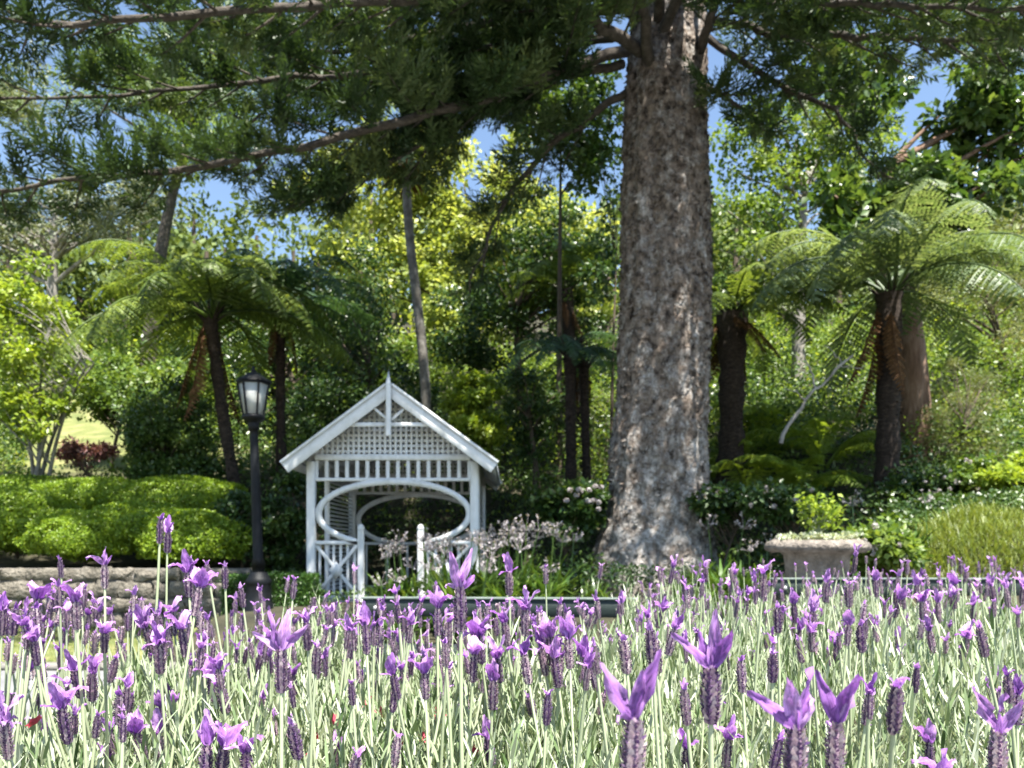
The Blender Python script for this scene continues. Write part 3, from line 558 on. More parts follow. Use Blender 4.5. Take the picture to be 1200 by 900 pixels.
# ------------------------------------------------------------------ trees and shrubs
def cluster_leaves(acc, C, r, n, L, W, flat=.65, upb=1.0):
    d = rdir(n) * (U(0, 1, n) ** .45)[:, None] * r; d[:, 2] *= flat; P = C + d
    leaves(acc, P, rdir(n) + unit(d) * .8 + [0, 0, -.15], rdir(n) * .9 + [0, -.25, upb], U(.7, 1.3, n) * L, U(.7, 1.3, n) * W, np.clip(rng.normal(rng.normal(.5, .16), .16, n), 0, 1))
def tree(name, label, cat, base, ell, ncl, cr, nl, leaf, mat, bark='grey_bark', tr=.12, fork=.45, group=None, stems=1, lean=0, maxlimb=40, bias=None):
    """ell: photo ellipses (column, row, half width, half height, distance, half depth) that the crown fills"""
    base = np.asarray(base, float); t = thing(name, label, cat, base, group); wood = Acc(); fol = Acc(); cs = []
    for (px, py, rx, ry, D, dd) in ell:
        m = max(1, int(ncl * rx * ry / sum(e[2] * e[3] for e in ell)))
        for k in range(m):
            q = rdir(1)[0] * U(.0, 1) ** .4; cs.append(at(px + rx * q[0], py + ry * q[2], D + dd * q[1]))
    cs = np.array(cs); cen = cs.mean(0)
    for s_ in range(stems):
        b0 = base + (np.array([U(-.1, .1), U(-.1, .1), 0]) if stems > 1 else 0)
        tipc = base + (cen - base) * np.array([.8, .8, .9]) + rng.normal(0, .3, 3) * (1 + (stems > 1)) * [1, 1, .3]; tp = bez(b0 - [0, 0, .15], b0 + (tipc - b0) * [.1, .1, .6], tipc, 14); tube(wood, tp, np.linspace(tr, tr * .3, 14), 10)
        for k, c in enumerate(cs[s_::stems][:maxlimb]):
            i0 = int(np.clip(np.searchsorted(tp[:, 2], c[2] - .45 * np.hypot(*(c - tipc)[:2]) - .3), 14 * fork, 13)); st = tp[i0]
            tube(wood, bez(st, st * .55 + c * .45 + np.array([0, 0, .10 * np.linalg.norm(c - st)]) + rng.normal(0, .10, 3), c, 7), np.linspace(tr * (.45 - .02 * i0), tr * .05 + .003, 7), 6)
    for c in cs: cluster_leaves(fol, c, cr * U(.55, 1.15), nl, *leaf)
    wood.build('trunk', bark, t, True); fol.build('crown', mat, t); return t
def gp(px, D, dz=-.05): x = at(px, 0, D)[0]; return np.array([x, D, float(T(x, D)) + dz])

tree('yellow_tree', 'sunlit yellow-green broadleaf tree on the slope behind the gazebo', 'tree', gp(560, 24), [(540, 270, 160, 120, 24, 2.5), (440, 240, 100, 100, 23, 1.5), (630, 300, 90, 90, 22, 1.5), (520, 360, 80, 50, 21.5, 1)], 150, .75, 190, (.17, .11), 'yellow_leaf', 'twig', .22)
tree('small_tree', 'small multi-stemmed tree with bright lime leaves above the hedge mounds', 'tree', gp(42, 13.2), [(30, 390, 60, 90, 12.8, .9), (-30, 360, 60, 100, 12.6, .9), (20, 480, 70, 40, 12.8, .8), (70, 430, 40, 60, 13, .5)], 70, .32, 120, (.085, .055), 'lime_leaf', 'grey_bark', .045, .3, stems=5)
tree('gum_tree', 'tall grey-green gum tree rising at the top of the slope', 'tree', gp(60, 29), [(50, 265, 120, 50, 29, 2), (150, 235, 80, 45, 28, 2), (20, 120, 60, 40, 29, 2)], 70, 1.0, 150, (.20, .07), 'grey_leaf', 'grey_bark', .3)
tree('pine_tree', 'open-crowned pine with dark trunk standing against blue sky', 'tree', gp(172, 25), [(165, 100, 120, 65, 25, 2), (260, 80, 80, 60, 25, 2), (240, 160, 90, 45, 24, 2)], 80, .75, 170, (.26, .035), 'mid_leaf', 'conifer_bark', .3, .75)
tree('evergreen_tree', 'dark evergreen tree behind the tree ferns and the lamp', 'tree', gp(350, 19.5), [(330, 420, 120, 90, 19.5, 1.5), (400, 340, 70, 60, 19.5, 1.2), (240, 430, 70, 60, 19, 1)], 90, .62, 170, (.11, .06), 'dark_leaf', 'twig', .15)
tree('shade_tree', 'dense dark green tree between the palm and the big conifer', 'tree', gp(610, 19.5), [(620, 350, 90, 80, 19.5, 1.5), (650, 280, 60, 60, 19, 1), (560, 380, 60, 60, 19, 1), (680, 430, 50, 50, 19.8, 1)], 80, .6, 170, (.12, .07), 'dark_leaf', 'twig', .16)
tree('broadleaf_tree', 'glossy broadleaf tree whose crown meets the conifer branches', 'tree', gp(655, 16.5), [(650, 120, 70, 60, 16, 1), (600, 60, 60, 45, 15.5, 1), (680, 190, 40, 45, 16, .7)], 46, .5, 130, (.14, .085), 'glossy_leaf', 'twig', .08)
tree('sapling', 'slender sapling with sparse dark leaves beside the big conifer trunk', 'tree', gp(716, 15.5), [(712, 210, 20, 70, 15.5, .4), (704, 330, 24, 60, 15.5, .4)], 22, .26, 40, (.13, .07), 'dark_leaf', 'twig', .045, .8)
tree('magnolia_tree', 'magnolia tree with large glossy leaves and brown trunk behind silvery fern', 'tree', gp(1074, 14.8), [(1120, 190, 110, 80, 14, 1.2), (1040, 240, 90, 60, 13.8, 1.2), (1170, 120, 60, 70, 14, 1), (1000, 90, 80, 50, 14.5, 1)], 85, .45, 95, (.20, .11), 'glossy_leaf', 'brown_bark', .34, .4)
tree('grey_limbed_tree', 'open tree with pale grey limbs on the slope beyond the ferns', 'tree', gp(935, 22), [(930, 190, 80, 90, 22, 2), (870, 280, 60, 70, 21, 1.5), (990, 140, 80, 80, 22, 2), (880, 150, 40, 60, 21.5, 1)], 75, .65, 130, (.15, .09), 'mid_leaf', 'grey_bark', .22, .35)
tree('olive_tree', 'feathery olive-green tree above the pale feathery bush', 'tree', gp(1180, 20), [(1150, 300, 80, 90, 20, 1.5), (1090, 340, 60, 60, 20, 1.5), (1200, 400, 60, 70, 19, 1)], 80, .7, 220, (.12, .022), 'olive_leaf', 'twig', .16)
tree('feathery_bush', 'pale feathery bush beside the brown magnolia trunk', 'bush', gp(1130, 14.6), [(1130, 470, 45, 50, 14.5, .6), (1160, 530, 40, 50, 14.3, .6), (1110, 520, 30, 50, 14.3, .5)], 60, .30, 260, (.07, .010), 'olive_leaf', 'twig', .06, .4)
tree('leafy_shrub', 'mid green leafy shrub on the slope behind the gazebo roof', 'bush', gp(440, 20.5), [(450, 425, 70, 55, 20.5, 1.2), (400, 470, 60, 50, 20, 1)], 60, .55, 160, (.11, .06), 'mid_leaf', 'twig', .1)
tree('camellia_bush', 'rounded dark camellia bush with glossy leaves behind the hedge mounds', 'bush', gp(198, 14.2), [(195, 500, 50, 55, 14.2, .8), (200, 545, 62, 40, 14.0, .8)], 90, .30, 150, (.075, .045), 'glossy_leaf', 'twig', .05, .3)
tree('leafy_shrub', 'bright green leafy shrub tucked against the gazebo roof edge', 'bush', gp(552, 15.5), [(552, 470, 34, 36, 15.5, .5), (560, 510, 32, 30, 15.3, .5)], 45, .26, 130, (.10, .06), 'lime_leaf', 'twig', .05, .3)
tree('leafy_shrub', 'light green shrub behind the camellia bush below the fern fronds', 'bush', gp(130, 16.5), [(130, 460, 60, 40, 16.5, .8), (220, 450, 50, 35, 16.5, .8)], 50, .38, 140, (.10, .06), 'mid_leaf', 'twig', .05, .3)
tree('hydrangea_bush', 'leafy hydrangea bush with white flower heads beside the conifer trunk', 'bush', gp(668, 11.2), [(668, 600, 36, 34, 11.2, .4), (690, 580, 20, 20, 11.3, .3)], 40, .20, 110, (.10, .07), 'dark_leaf', 'twig', .03, .3)
hyd = bpy.data.objects['hydrangea_bush']
for k in range(14):
    a = Acc(); c = at(U(645, 705), U(556, 600), U(10.7, 10.9)); n = 46; d = rdir(n); leaves(a, c + d * .033 * [1, 1, .7], np.cross(d, rdir(n)), d, .035, .032); a.build('flower_head', 'white_petal', hyd)
tree('dark_shrub', 'dark vase-shaped shrub between the gazebo and the fern trunks', 'bush', gp(630, 15.2), [(630, 480, 40, 30, 15.2, .5), (630, 520, 26, 30, 15.2, .3), (610, 450, 30, 24, 15.2, .3)], 40, .3, 150, (.09, .03), 'dark_leaf', 'twig', .10, .4)
tree('red_shrub', 'low shrub with dusky red leaves on the sunny slope', 'bush', gp(108, 14.0), [(105, 533, 34, 12, 14.0, .4), (85, 525, 20, 10, 14.2, .3)], 30, .16, 60, (.09, .035), 'pink_leaf', 'twig', .02, .3)

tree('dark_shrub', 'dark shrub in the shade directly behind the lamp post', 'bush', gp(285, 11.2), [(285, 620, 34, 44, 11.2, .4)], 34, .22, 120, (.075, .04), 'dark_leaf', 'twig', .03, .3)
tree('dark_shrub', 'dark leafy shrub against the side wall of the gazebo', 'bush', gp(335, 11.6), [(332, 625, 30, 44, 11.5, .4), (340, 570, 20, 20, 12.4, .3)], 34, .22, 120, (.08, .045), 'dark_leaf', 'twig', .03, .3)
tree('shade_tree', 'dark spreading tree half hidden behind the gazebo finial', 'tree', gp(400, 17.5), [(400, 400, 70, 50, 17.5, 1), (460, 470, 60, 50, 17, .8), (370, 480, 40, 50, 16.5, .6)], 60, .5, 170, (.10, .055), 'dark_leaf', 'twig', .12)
tree('leafy_shrub', 'lime green shrub on the bank above the tall grass', 'bush', gp(1185, 11.5), [(1185, 560, 34, 34, 11.5, .5)], 30, .22, 110, (.09, .05), 'lime_leaf', 'twig', .03, .3)
tree('dark_shrub', 'dark low shrub on the bank between the grass and the silvery fern', 'bush', gp(1085, 10.8), [(1080, 610, 34, 26, 10.8, .5), (1120, 596, 30, 20, 11.2, .4)], 34, .2, 110, (.08, .045), 'dark_leaf', 'twig', .03, .3)
# clipped hedge mounds on top of the wall: dense small leaves over a lumpy shell
def mound(name, label, c, r, n, mat, L=.035, group=None, cat='hedge'):
    t = thing(name, label, cat, (c[0], c[1], float(T(c[0], c[1]))), group); fol = Acc(); wood = Acc(); c = np.asarray(c, float); r = np.asarray(r, float)
    for k in range(9):
        d = rdir(1)[0]; d[2] = abs(d[2]); tube(wood, bez(c - [0, 0, r[2]], c, c + d * r * .9, 5), [.02, .018, .014, .01, .006], 5)
    d = rdir(n); d[:, 2] = np.where(d[:, 2] < -.55, -d[:, 2], d[:, 2]); lump = .80 + .32 * noise(d * 2.6 + c) + .16 * noise(d * 6 + c); dep = 1 - .12 * U(0, 1, n) ** 2
    P = c + d * r * (lump * dep)[:, None]; nn = unit(d / r); leaves(fol, P, rdir(n) + nn * .7, nn + rdir(n) * .55, U(.7, 1.3, n) * L, U(.7, 1.3, n) * L * .55)
    n2 = n // 3; d = rdir(n2); P = c + d * r * U(.55, .84, n2)[:, None]; leaves(fol, P, rdir(n2), d + rdir(n2) * .5, L * 2.2, L * 1.6)
    fol.build('foliage', mat, t); wood.build('stems', 'twig', t)
G = 'clipped hedge mounds above the wall'
for px, py, rx, ry, D, lb_ in ((20, 616, 60, 46, 11.0, 'clipped hedge mound directly above the sunlit end of the stone wall'), (215, 592, 66, 36, 12.2, 'clipped hedge mound at the foot of the camellia bush'), (110, 586, 62, 28, 12.6, 'clipped hedge mound in front of the low red shrub'), (-80, 604, 70, 48, 11.6, 'clipped hedge mound below the outer limbs of the lime tree'), (20, 580, 56, 26, 13.0, 'clipped hedge mound hiding the foot of the lime tree stems'), (100, 632, 46, 34, 10.6, 'small clipped hedge mound squeezed between two larger ones over the wall'), (170, 622, 60, 36, 11.2, 'clipped hedge mound below the camellia and above the wall')):
    c = at(px, py, D); mound('hedge_mound', lb_, c, (rx * 1.25 / F * D, .78, ry * .84 / F * D), 17000, 'hedge_leaf', .034, G)
c = at(222, 634, 10.75); mound('hedge_mound', 'broad clipped hedge mound bulging over the stone wall beside the lamp', c, (66 / F * 10.75, .60, 34 / F * 10.75), 10000, 'hedge_leaf', .042, G)
# low box hedge: a clipped block
bh = thing('box_hedge', 'low square-clipped box hedge between the lamp post and the gazebo', 'hedge', (-2.9, 9.75, 0)); a = Acc(); n = 16000
x0, x1, y0, y1, z0, z1 = at(262, 0, 9.6)[0], at(366, 0, 9.6)[0] - .04, 9.55, 10.2, .1, at(0, 675, 9.6)[2]
f = rng.integers(0, 3, n); P = np.stack([U(x0, x1, n), U(y0, y1, n), U(z0, z1, n)], 1); N_ = np.zeros((n, 3))
P[f == 0, 1] = y0; N_[f == 0] = (0, -1, 0); P[f == 1, 2] = z1; N_[f == 1] = (0, 0, 1); sd = f == 2; lr = rng.random(n) < .5; P[sd & lr, 0] = x0; P[sd & ~lr, 0] = x1; N_[sd & lr] = (-1, 0, 0); N_[sd & ~lr] = (1, 0, 0)
P += rng.normal(0, .018, P.shape) - N_ * U(0, .05, n)[:, None]; leaves(a, P, rdir(n) + N_ * .6, N_ + rdir(n) * .6, U(.02, .04, n), U(.012, .022, n)); a.build('foliage', 'box_leaf', bh)
a = Acc()
for k in range(14): x = U(x0 + .1, x1 - .1); y = U(y0 + .1, y1 - .1); tube(a, bez(np.array([x, y, 0]), np.array([x, y, .3]), np.array([x + U(-.1, .1), y + U(-.1, .1), z1 - .05]), 5), .012, 5)
a.build('stems', 'twig', bh)

# ------------------------------------------------------------------ tree ferns
def frond_mesh(name, mat, droop, lift, seed, npair=22, wid=.22):
    """one unit-long frond along +X: arching rachis with paired, toothed pinnae"""
    r_ = np.random.default_rng(seed); a = Acc(); n = 24; t = np.linspace(0, 1, n); th = lift - droop * t ** 1.25
    p = np.zeros((n, 3)); 
    for i in range(1, n): p[i] = p[i - 1] + np.array([math.cos(th[i]), 0, math.sin(th[i])]) / (n - 1)
    p[:, 1] += .03 * np.sin(t * 3 + seed); tube(a, p, np.linspace(.011, .002, n), 5, .15)
    P, D_, N_, Ls, Ws = [], [], [], [], []
    for k in range(npair):
        u = .14 + .85 * (k + .5) / npair; f = u * (n - 1); i = min(int(f), n - 2); c = p[i] + (p[i + 1] - p[i]) * (f - i); tg = unit(p[i + 1] - p[i]); nrm = np.array([-tg[2], 0, tg[0]])
        pl_ = wid * (math.sin(min(1, u * 1.55) * PI / 2) ** .8) * (1 - max(0, (u - .45) / .55) ** 1.7 * .93) * r_.uniform(.85, 1.1)
        for s_ in (-1, 1):
            dv = unit(np.array([0, s_, 0]) * .9 + tg * .45 - nrm * r_.uniform(.25, .75)); m = 9
            for q in range(m):
                v = (q + .6) / m; b = c + dv * pl_ * v - nrm * .10 * pl_ * v * v
                for s2 in (-1, 1):
                    P.append(b); D_.append(unit(tg * s2 * .9 + dv * .55 - nrm * .1)); N_.append(nrm + r_.normal(0, .18, 3)); Ls.append(.037 * (1 - .7 * v) * (pl_ / wid + .2)); Ws.append(.019)
            P.append(c); D_.append(dv); N_.append(nrm); Ls.append(pl_ * 1.02); Ws.append(.009)
    leaves(a, np.array(P), np.array(D_), np.array(N_), np.array(Ls), np.array(Ws), np.clip(r_.normal(.5, .2, len(P)), 0, 1), RH_V, RH_F); return a.mesh(name, mat)
FM = {}
DEADM = [frond_mesh('dead_frond', 'dead_frond', d_, .0, k + 9, wid=.13) for k, d_ in enumerate((.35, .15, -.2))]
for mt in ('fern', 'silver_fern', 'young_fern', 'dark_fern'):
    FM[mt] = [frond_mesh('frond', mt, d_, l_, k + 1) for k, (d_, l_) in enumerate(((1.7, .60), (2.0, .85), (1.4, .40), (2.3, 1.05)))]
def fern(label, base, top, n, L, mat, tr=.085, dead=0, az0=0, az1=2 * PI, dr=0.0, sx=1.0, name='tree_fern', cat='tree fern', group=None, vase=False, deadp=(1.2, 1.5)):
    base, top = np.asarray(base, float), np.asarray(top, float); t = thing(name, label, cat, base, group)
    if tr:
        a = Acc(); k = 26; c = bez(base - [0, 0, .1], base * [.35, .35, .5] + top * [.65, .65, .5], top, k); rr = tr * (1.25 - .3 * np.sin(np.linspace(0, 1, k) * 2.6)) * U(.86, 1.14, k); tube(a, c, rr, 11)
        m = int(260 * np.linalg.norm(top - base) / 2); i = rng.integers(1, k - 1, m); an = U(0, 2 * PI, m); o = np.stack([np.cos(an), np.sin(an), np.zeros(m)], 1)
        leaves(a, c[i] + o * tr * .85 + rng.normal(0, .02, (m, 3)), o + np.array([0, 0, 1]) * U(-1.2, 1.5, m)[:, None], o + rdir(m) * .4, U(.04, .11, m), U(.02, .035, m)); a.build('trunk', 'fern_bark', t)
        a = Acc()                                   # crown of old stalk bases
        for q in range(26):
            an_ = U(0, 2 * PI); o = np.array([math.cos(an_), math.sin(an_), 0]); tube(a, bez(top - [0, 0, .25], top + o * .12, top + o * U(.22, .36) + [0, 0, U(.05, .28)], 5), [.022, .02, .016, .012, .006], 5)
        a.build('stalk_bases', 'fern_bark', t)
    for k in range(n + dead):
        dd = k >= n; az = U(0, 2 * PI) if dd else az0 + (az1 - az0) * (k + U(-.3, .3)) / n
        o = link('dead_frond' if dd else 'frond', DEADM[rng.integers(0, 3)] if dd else FM[mat][rng.integers(0, 4)], t)
        o.location = tuple(top - base + np.array([math.cos(az) * .06, math.sin(az) * .06, U(-.04, .06)]))
        pitch = U(*deadp) if dd else U(-.35, .25) + dr
        if vase and not dd: pitch = U(-.75, -.25)
        o.rotation_euler = (U(-.15, .15), pitch, az); q = L * (U(.55, .75) if dd else U(.82, 1.12)); o.scale = (q, q * (.8 if dd else sx), q)
    return t
fern('tree fern with leaning dark trunk and wide arching fronds behind the lamp', gp(288, 13.0), at(246, 372, 13.0), 27, 2.7, 'fern', .10, 3, dr=.04)
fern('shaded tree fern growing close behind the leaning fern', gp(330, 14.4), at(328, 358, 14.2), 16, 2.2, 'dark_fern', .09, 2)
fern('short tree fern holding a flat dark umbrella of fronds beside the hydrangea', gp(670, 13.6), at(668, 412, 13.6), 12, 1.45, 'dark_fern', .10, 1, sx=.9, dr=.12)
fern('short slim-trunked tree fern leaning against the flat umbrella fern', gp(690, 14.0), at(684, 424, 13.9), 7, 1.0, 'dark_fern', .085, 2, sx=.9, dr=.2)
fern('tall shaded tree fern rising above the short umbrella fern', gp(690, 18.4), at(662, 340, 18.2), 18, 1.9, 'fern', .15, 4)
fern('stout tree fern with brown dead fronds just beyond the conifer trunk', gp(856, 14.2), at(858, 368, 14.0), 15, 2.1, 'fern', .24, 12, deadp=(.35, 1.45))
fern('big silvery tree fern with thick dark trunk behind the planter', gp(1040, 12.6), at(1042, 345, 12.4), 25, 2.9, 'silver_fern', .18, 3)
for k, (px, py, D, L) in enumerate(((880, 540, 13.6, 1.5), (935, 560, 13.4, 1.4), (850, 520, 15.0, 1.8), (910, 500, 15.6, 1.9), (965, 570, 14.0, 1.5), (880, 0, 16.5, 1.8))):
    b = gp(px, D, 0); fern('low yellow-green fern clump beneath the tree ferns', b, b + [0, 0, .12], 12, L, 'young_fern', 0, 0, name='fern_clump', cat='fern', group='fern clumps under the tree ferns', vase=True)

# palm with a pale ringed trunk
pb = gp(500, 15.8); ptop = at(476, 205, 15.8); palm = thing('palm_tree', 'slim palm with pale ringed trunk and ragged brown skirt behind the gazebo', 'palm', pb)
a = Acc(); k = 60; c = bez(pb, at(506, 400, 15.8), at(478, 330, 15.8), k, ptop); tube(a, c, .105 - .02 * np.linspace(0, 1, k) + .009 * (np.arange(k) % 2), 14); a.build('trunk', 'palm_bark', palm)
a = Acc(); tube(a, [ptop, ptop + [0, 0, .3], ptop + [-.03, 0, .9], ptop + [-.05, 0, 1.3]], [.16, .17, .13, .07], 14); a.build('crownshaft', 'silver_fern', palm, True)
a = Acc(); n = 160; an = U(0, 2 * PI, n); blades(a, ptop + np.stack([np.cos(an) * .14, np.sin(an) * .14, U(-.05, .15, n)], 1), an, U(.3, .65, n), U(.02, .05, n), U(1.4, 2.2, n), U(.5, 1.2, n), 3); a.build('dead_skirt', 'dead_frond', palm)
for k in range(12):
    o = link('frond', FM['fern'][k % 4], palm); o.location = tuple(ptop + np.array([-.05, 0, 1.25]) - pb); o.rotation_euler = (0, U(-.7, .15), k * .53); o.scale = (2.4, 1.6, 2.4)

# bleached fallen branch
db = thing('dead_branch', 'bleached fallen branch propped among the fern clumps', 'branch', gp(925, 12.0)); a = Acc()
for p_, r0, r1 in ((A3((915, 520, 12), (930, 488, 12), (942, 470, 11.9), (968, 446, 11.9), (982, 430, 11.8), (1000, 416, 11.8)), .034, .016), (A3((956, 456, 11.9), (950, 436, 11.9), (934, 404, 12)), .016, .007), (A3((934, 404, 12), (944, 400, 12), (954, 394, 12)), .010, .005), (A3((975, 438, 11.9), (985, 424, 11.8), (966, 405, 11.8)), .013, .005), (A3((944, 468, 11.9), (925, 455, 11.7), (912, 450, 11.6)), .012, .004), (A3((985, 428, 11.8), (1005, 432, 11.7), (1020, 425, 11.7)), .010, .004)):
    q = spline(p_, 12); q[1:-1] += rng.normal(0, .018, (10, 3)); tube(a, q, np.linspace(r0, r1, 12) * U(.8, 1.2, 12), 7)
a.build('limb', 'bleached_wood', db, True)

# ------------------------------------------------------------------ strap-leaved plants, flower sprays, undergrowth
def strap_mesh(seed, n, L, W):
    global rng
    keep = rng; rng = np.random.default_rng(seed); a = Acc(); P = np.stack([rng.normal(0, .05, n), rng.normal(0, .05, n), np.zeros(n)], 1)
    blades(a, P, rng.uniform(0, 2 * PI, n), rng.uniform(.6, 1.1, n) * L, rng.uniform(.75, 1.2, n) * W, rng.uniform(.1, .75, n), rng.uniform(.7, 1.9, n), 5); me = a.mesh('foliage', 'strap_leaf'); rng = keep; return me
SM_ = [strap_mesh(s_, 44, .62, .042) for s_ in (1, 2, 3)]
def spray_mesh(seed):
    global rng
    keep = rng; rng = np.random.default_rng(seed); st = Acc(); n = 14; d = rdir(n); P = np.array([0, 0, .80]) + d * [.09, .09, .08]
    fl = Acc(); m = n * 4; q = np.repeat(P, 4, 0); dd = rdir(m); leaves(fl, q, dd, rdir(m), .030, .014, None, RH_V, RH_F); tube(st, bez(np.zeros(3), np.array([.02, 0, .4]), np.array([0, 0, .80]), 6), .006, 5)
    for p_ in P: tube(fl, [np.array([0, 0, .72]), p_], .0022, 3, .1)
    r_ = fl.mesh('flower_spray', 'white_petal'), st.mesh('stem', 'strap_leaf'); rng = keep; return r_
SP_ = [spray_mesh(s_) for s_ in (11, 12)]
def lily(px, D, sc_=1.0, sprays=0, label='', group=None):
    b = gp(px, D, 0); t = thing('lily_clump', label, 'plant', b, group); o = link('foliage', SM_[rng.integers(0, 3)], t); o.rotation_euler[2] = U(0, 6.28); o.scale = (sc_,) * 3
    for k in range(sprays):
        f, s_ = SP_[k % 2]; x, y = U(-.16, .16), U(-.16, .16); q = sc_ * U(.85, 1.15); r_ = (U(-.2, .2), U(-.25, .25), U(0, 6))
        for nm, me in (('stem', s_), ('flower_spray', f)): o = link(nm, me, t); o.location = (x, y, 0); o.scale = (q,) * 3; o.rotation_euler = r_
    return t
GL = 'strap-leaved clumps below the conifer'
for px, D, s_, sp in ((470, 7.6, 1.0, 3), (505, 8.2, 1.05, 4), (545, 7.8, 1.1, 3), (590, 8.4, 1.1, 2), (625, 8.0, 1.0, 1), (520, 9.4, 1.1, 4), (565, 9.6, 1.15, 5), (610, 9.5, 1.15, 5), (450, 9.2, .9, 3), (480, 9.6, 1.0, 4), (512, 9.9, .95, 2), (535, 9.7, 1.1, 2), (552, 10.0, 1.1, 2), (525, 8.9, 1.0, 2), (640, 9.0, 1.1, 2), (655, 9.8, 1.1, 2), (590, 10.4, 1.1, 3), (620, 10.8, 1.2, 3), (575, 11.2, 1.1, 3)):
    w_ = 'at the gazebo entrance' if px < 500 else 'below the gazebo corner post' if px < 570 else 'between the gazebo and the hydrangea bush'; lily(px, D, s_, sp, 'strap-leaved lily clump with airy pale flower sprays ' + w_, 'sprayed lily clumps ' + w_)
for px, D, s_ in ((640, 11.0, 1.2), (660, 10.4, 1.2), (700, 9.6, .7), (690, 9.4, .6), (715, 8.8, .6)): lily(px, D, s_, 0, 'strap-leaved clump without flowers beside the conifer roots', 'flowerless clumps by the conifer roots')
for px, D, s_, sp in ((820, 9.6, 1.1, 0), (845, 9.2, 1.15, 0), (870, 9.0, 1.1, 1), (800, 9.0, .9, 0), (850, 10.2, 1.2, 2), (890, 9.8, 1.2, 1), (880, 8.2, .9, 0), (830, 8.4, .9, 0), (1040, 8.6, 1.0, 1), (1015, 9.2, 1.1, 1), (1070, 9.0, .9, 1)):
    lily(px, D, s_, sp, 'glossy strap-leaved clump growing behind the stone planter', 'strap-leaved clumps around the planter')
# low flowering shrubs round the planter
for px, py, rx, ry, D in ((1035, 640, 34, 26, 8.4), (1150, 560, 50, 26, 12.0), (840, 590, 40, 18, 11.0), (920, 590, 50, 20, 10.6), (1090, 570, 60, 22, 12.0)):
    nm = {1035: 'leafy shrub with small white flowers next to the stone planter', 1150: 'leafy shrub behind the tall grass on the bank', 840: 'low leafy shrub at the foot of the conifer trunk', 920: 'low leafy shrub behind the planter below the fern clumps', 1090: 'dark leafy shrub at the foot of the silvery fern'}[px]
    t = tree('flowering_shrub', nm, 'bush', gp(px, D), [(px, py, rx, ry, D, .5)], 34, .2, 110, (.085, .045), 'mid_leaf' if px in (1035, 1150) else 'dark_leaf', 'twig', .025, .3)
    for k in range(9):
        a = Acc(); c = at(U(px - rx, px + rx), U(py - ry, py + ry * .6), D - .45); n = 22; d = rdir(n); leaves(a, c + d * .025, np.cross(d, rdir(n)), d, .03, .022); a.build('flower_head', 'white_petal', t)
# tall grass on the bank
a = Acc(); n = 9000; px = U(1075, 1260, n); D = U(8.2, 10.8, n); X = (px - 600) / F * D; P = np.stack([X, D, T(X, D)], 1); blades(a, P, U(0, 6.28, n), U(.12, .40, n) * (.2 + .9 * noise(P * [2.2, 2.2, 0])), U(.006, .012, n), U(0, .7, n), U(.5, 2.0, n), 4)
tag(a.build('tall_grass', 'grass_blade'), 'sunlit tufts of tall grass on the bank', 'grass', kind='stuff')
# undergrowth: masses nobody could count
def undergrowth(name, mat, label, n, d0, d1, hmax, pw, seed):
    a = Acc(); D = d0 + (d1 - d0) * U(0, 1, n) ** 1.25; px = U(-80, 1280, n); X = (px - 600) / F * D; Zg = T(X, D)
    ok = ~((X > gx0 - .3) & (X < gx1 + .3) & (D > GD - .5) & (D < GB + .5)) & ~((X < -3.3) & (D < 13.5)) & ~((px > 30) & (px < 150) & (D > 14.5) & (D < 25)) & (np.hypot(X - cb[0], D - CD) > 1.0)
    if mat != 'dark_leaf': ok &= ~((px > 255) & (px < 600) & (D < 20.5) & (rng.random(n) < .75)) & ~((px > 820) & (px < 1060) & (D < 17) & (rng.random(n) < .6))  # lighter leaves thinned here: dark leaf colour stands in for pockets of shade
    X, D, Zg = X[ok], D[ok], Zg[ok]; n = len(X); q = np.stack([X * .9, D * .6, 0 * X + seed], -1); hgt = hmax * noise(q) ** pw * (.35 + .65 * sm(11, 18, D)) + .1
    P = np.stack([X, D, Zg + hgt * U(.15, 1, n) ** .6], 1); s_ = .0055 * D; clump = np.clip(.15 + .9 * noise(q * 1.7 + 9) + rng.normal(0, .12, n), 0, 1)
    leaves(a, P, rdir(n) + [0, 0, .2], rdir(n) * .8 + [0, -.2, 1], U(.7, 1.4, n) * s_, U(.4, .75, n) * s_, clump); tag(a.build(name, mat), label, 'undergrowth', kind='stuff')
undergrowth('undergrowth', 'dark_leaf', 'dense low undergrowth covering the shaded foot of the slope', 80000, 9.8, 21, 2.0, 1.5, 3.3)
undergrowth('slope_undergrowth', 'mid_leaf', 'tangled sunlit undergrowth climbing the slope below the trees', 90000, 13.8, 36, 3.4, 1.5, 7.7)
undergrowth('slope_saplings', 'lime_leaf', 'patches of young yellow-green growth among the slope undergrowth', 26000, 14.5, 34, 4.0, 2.6, 1.2)
# far wood on the hillside
a = Acc(); wd = Acc(); 
for k in range(150):
    X = U(-48, 48); D = U(33, 62); g = float(T(X, D)); ht = U(5, 9.5); c0_ = np.array([X, D, g + ht * .6]); tube(wd, [np.array([X, D, g - .2]), c0_ + [0, 0, ht * .2]], [.25, .1], 6)
    for q in range(9):
        n = 46; c = c0_ + rdir(1)[0] * [2.2, 2.0, ht * .38]; d = rdir(n) * U(.3, 1, n)[:, None] * 1.4; leaves(a, c + d, rdir(n), rdir(n) + [0, -.3, 1], U(.3, .6, n), U(.18, .32, n), np.clip(rng.normal(rng.normal(.5, .2), .12, n), 0, 1))
fw = tag(a.build('far_wood', 'far_leaf'), 'far-off wood covering the top of the hillside', 'wood', kind='stuff'); tag(wd.build('far_trunks', 'twig', fw), kind='stuff')

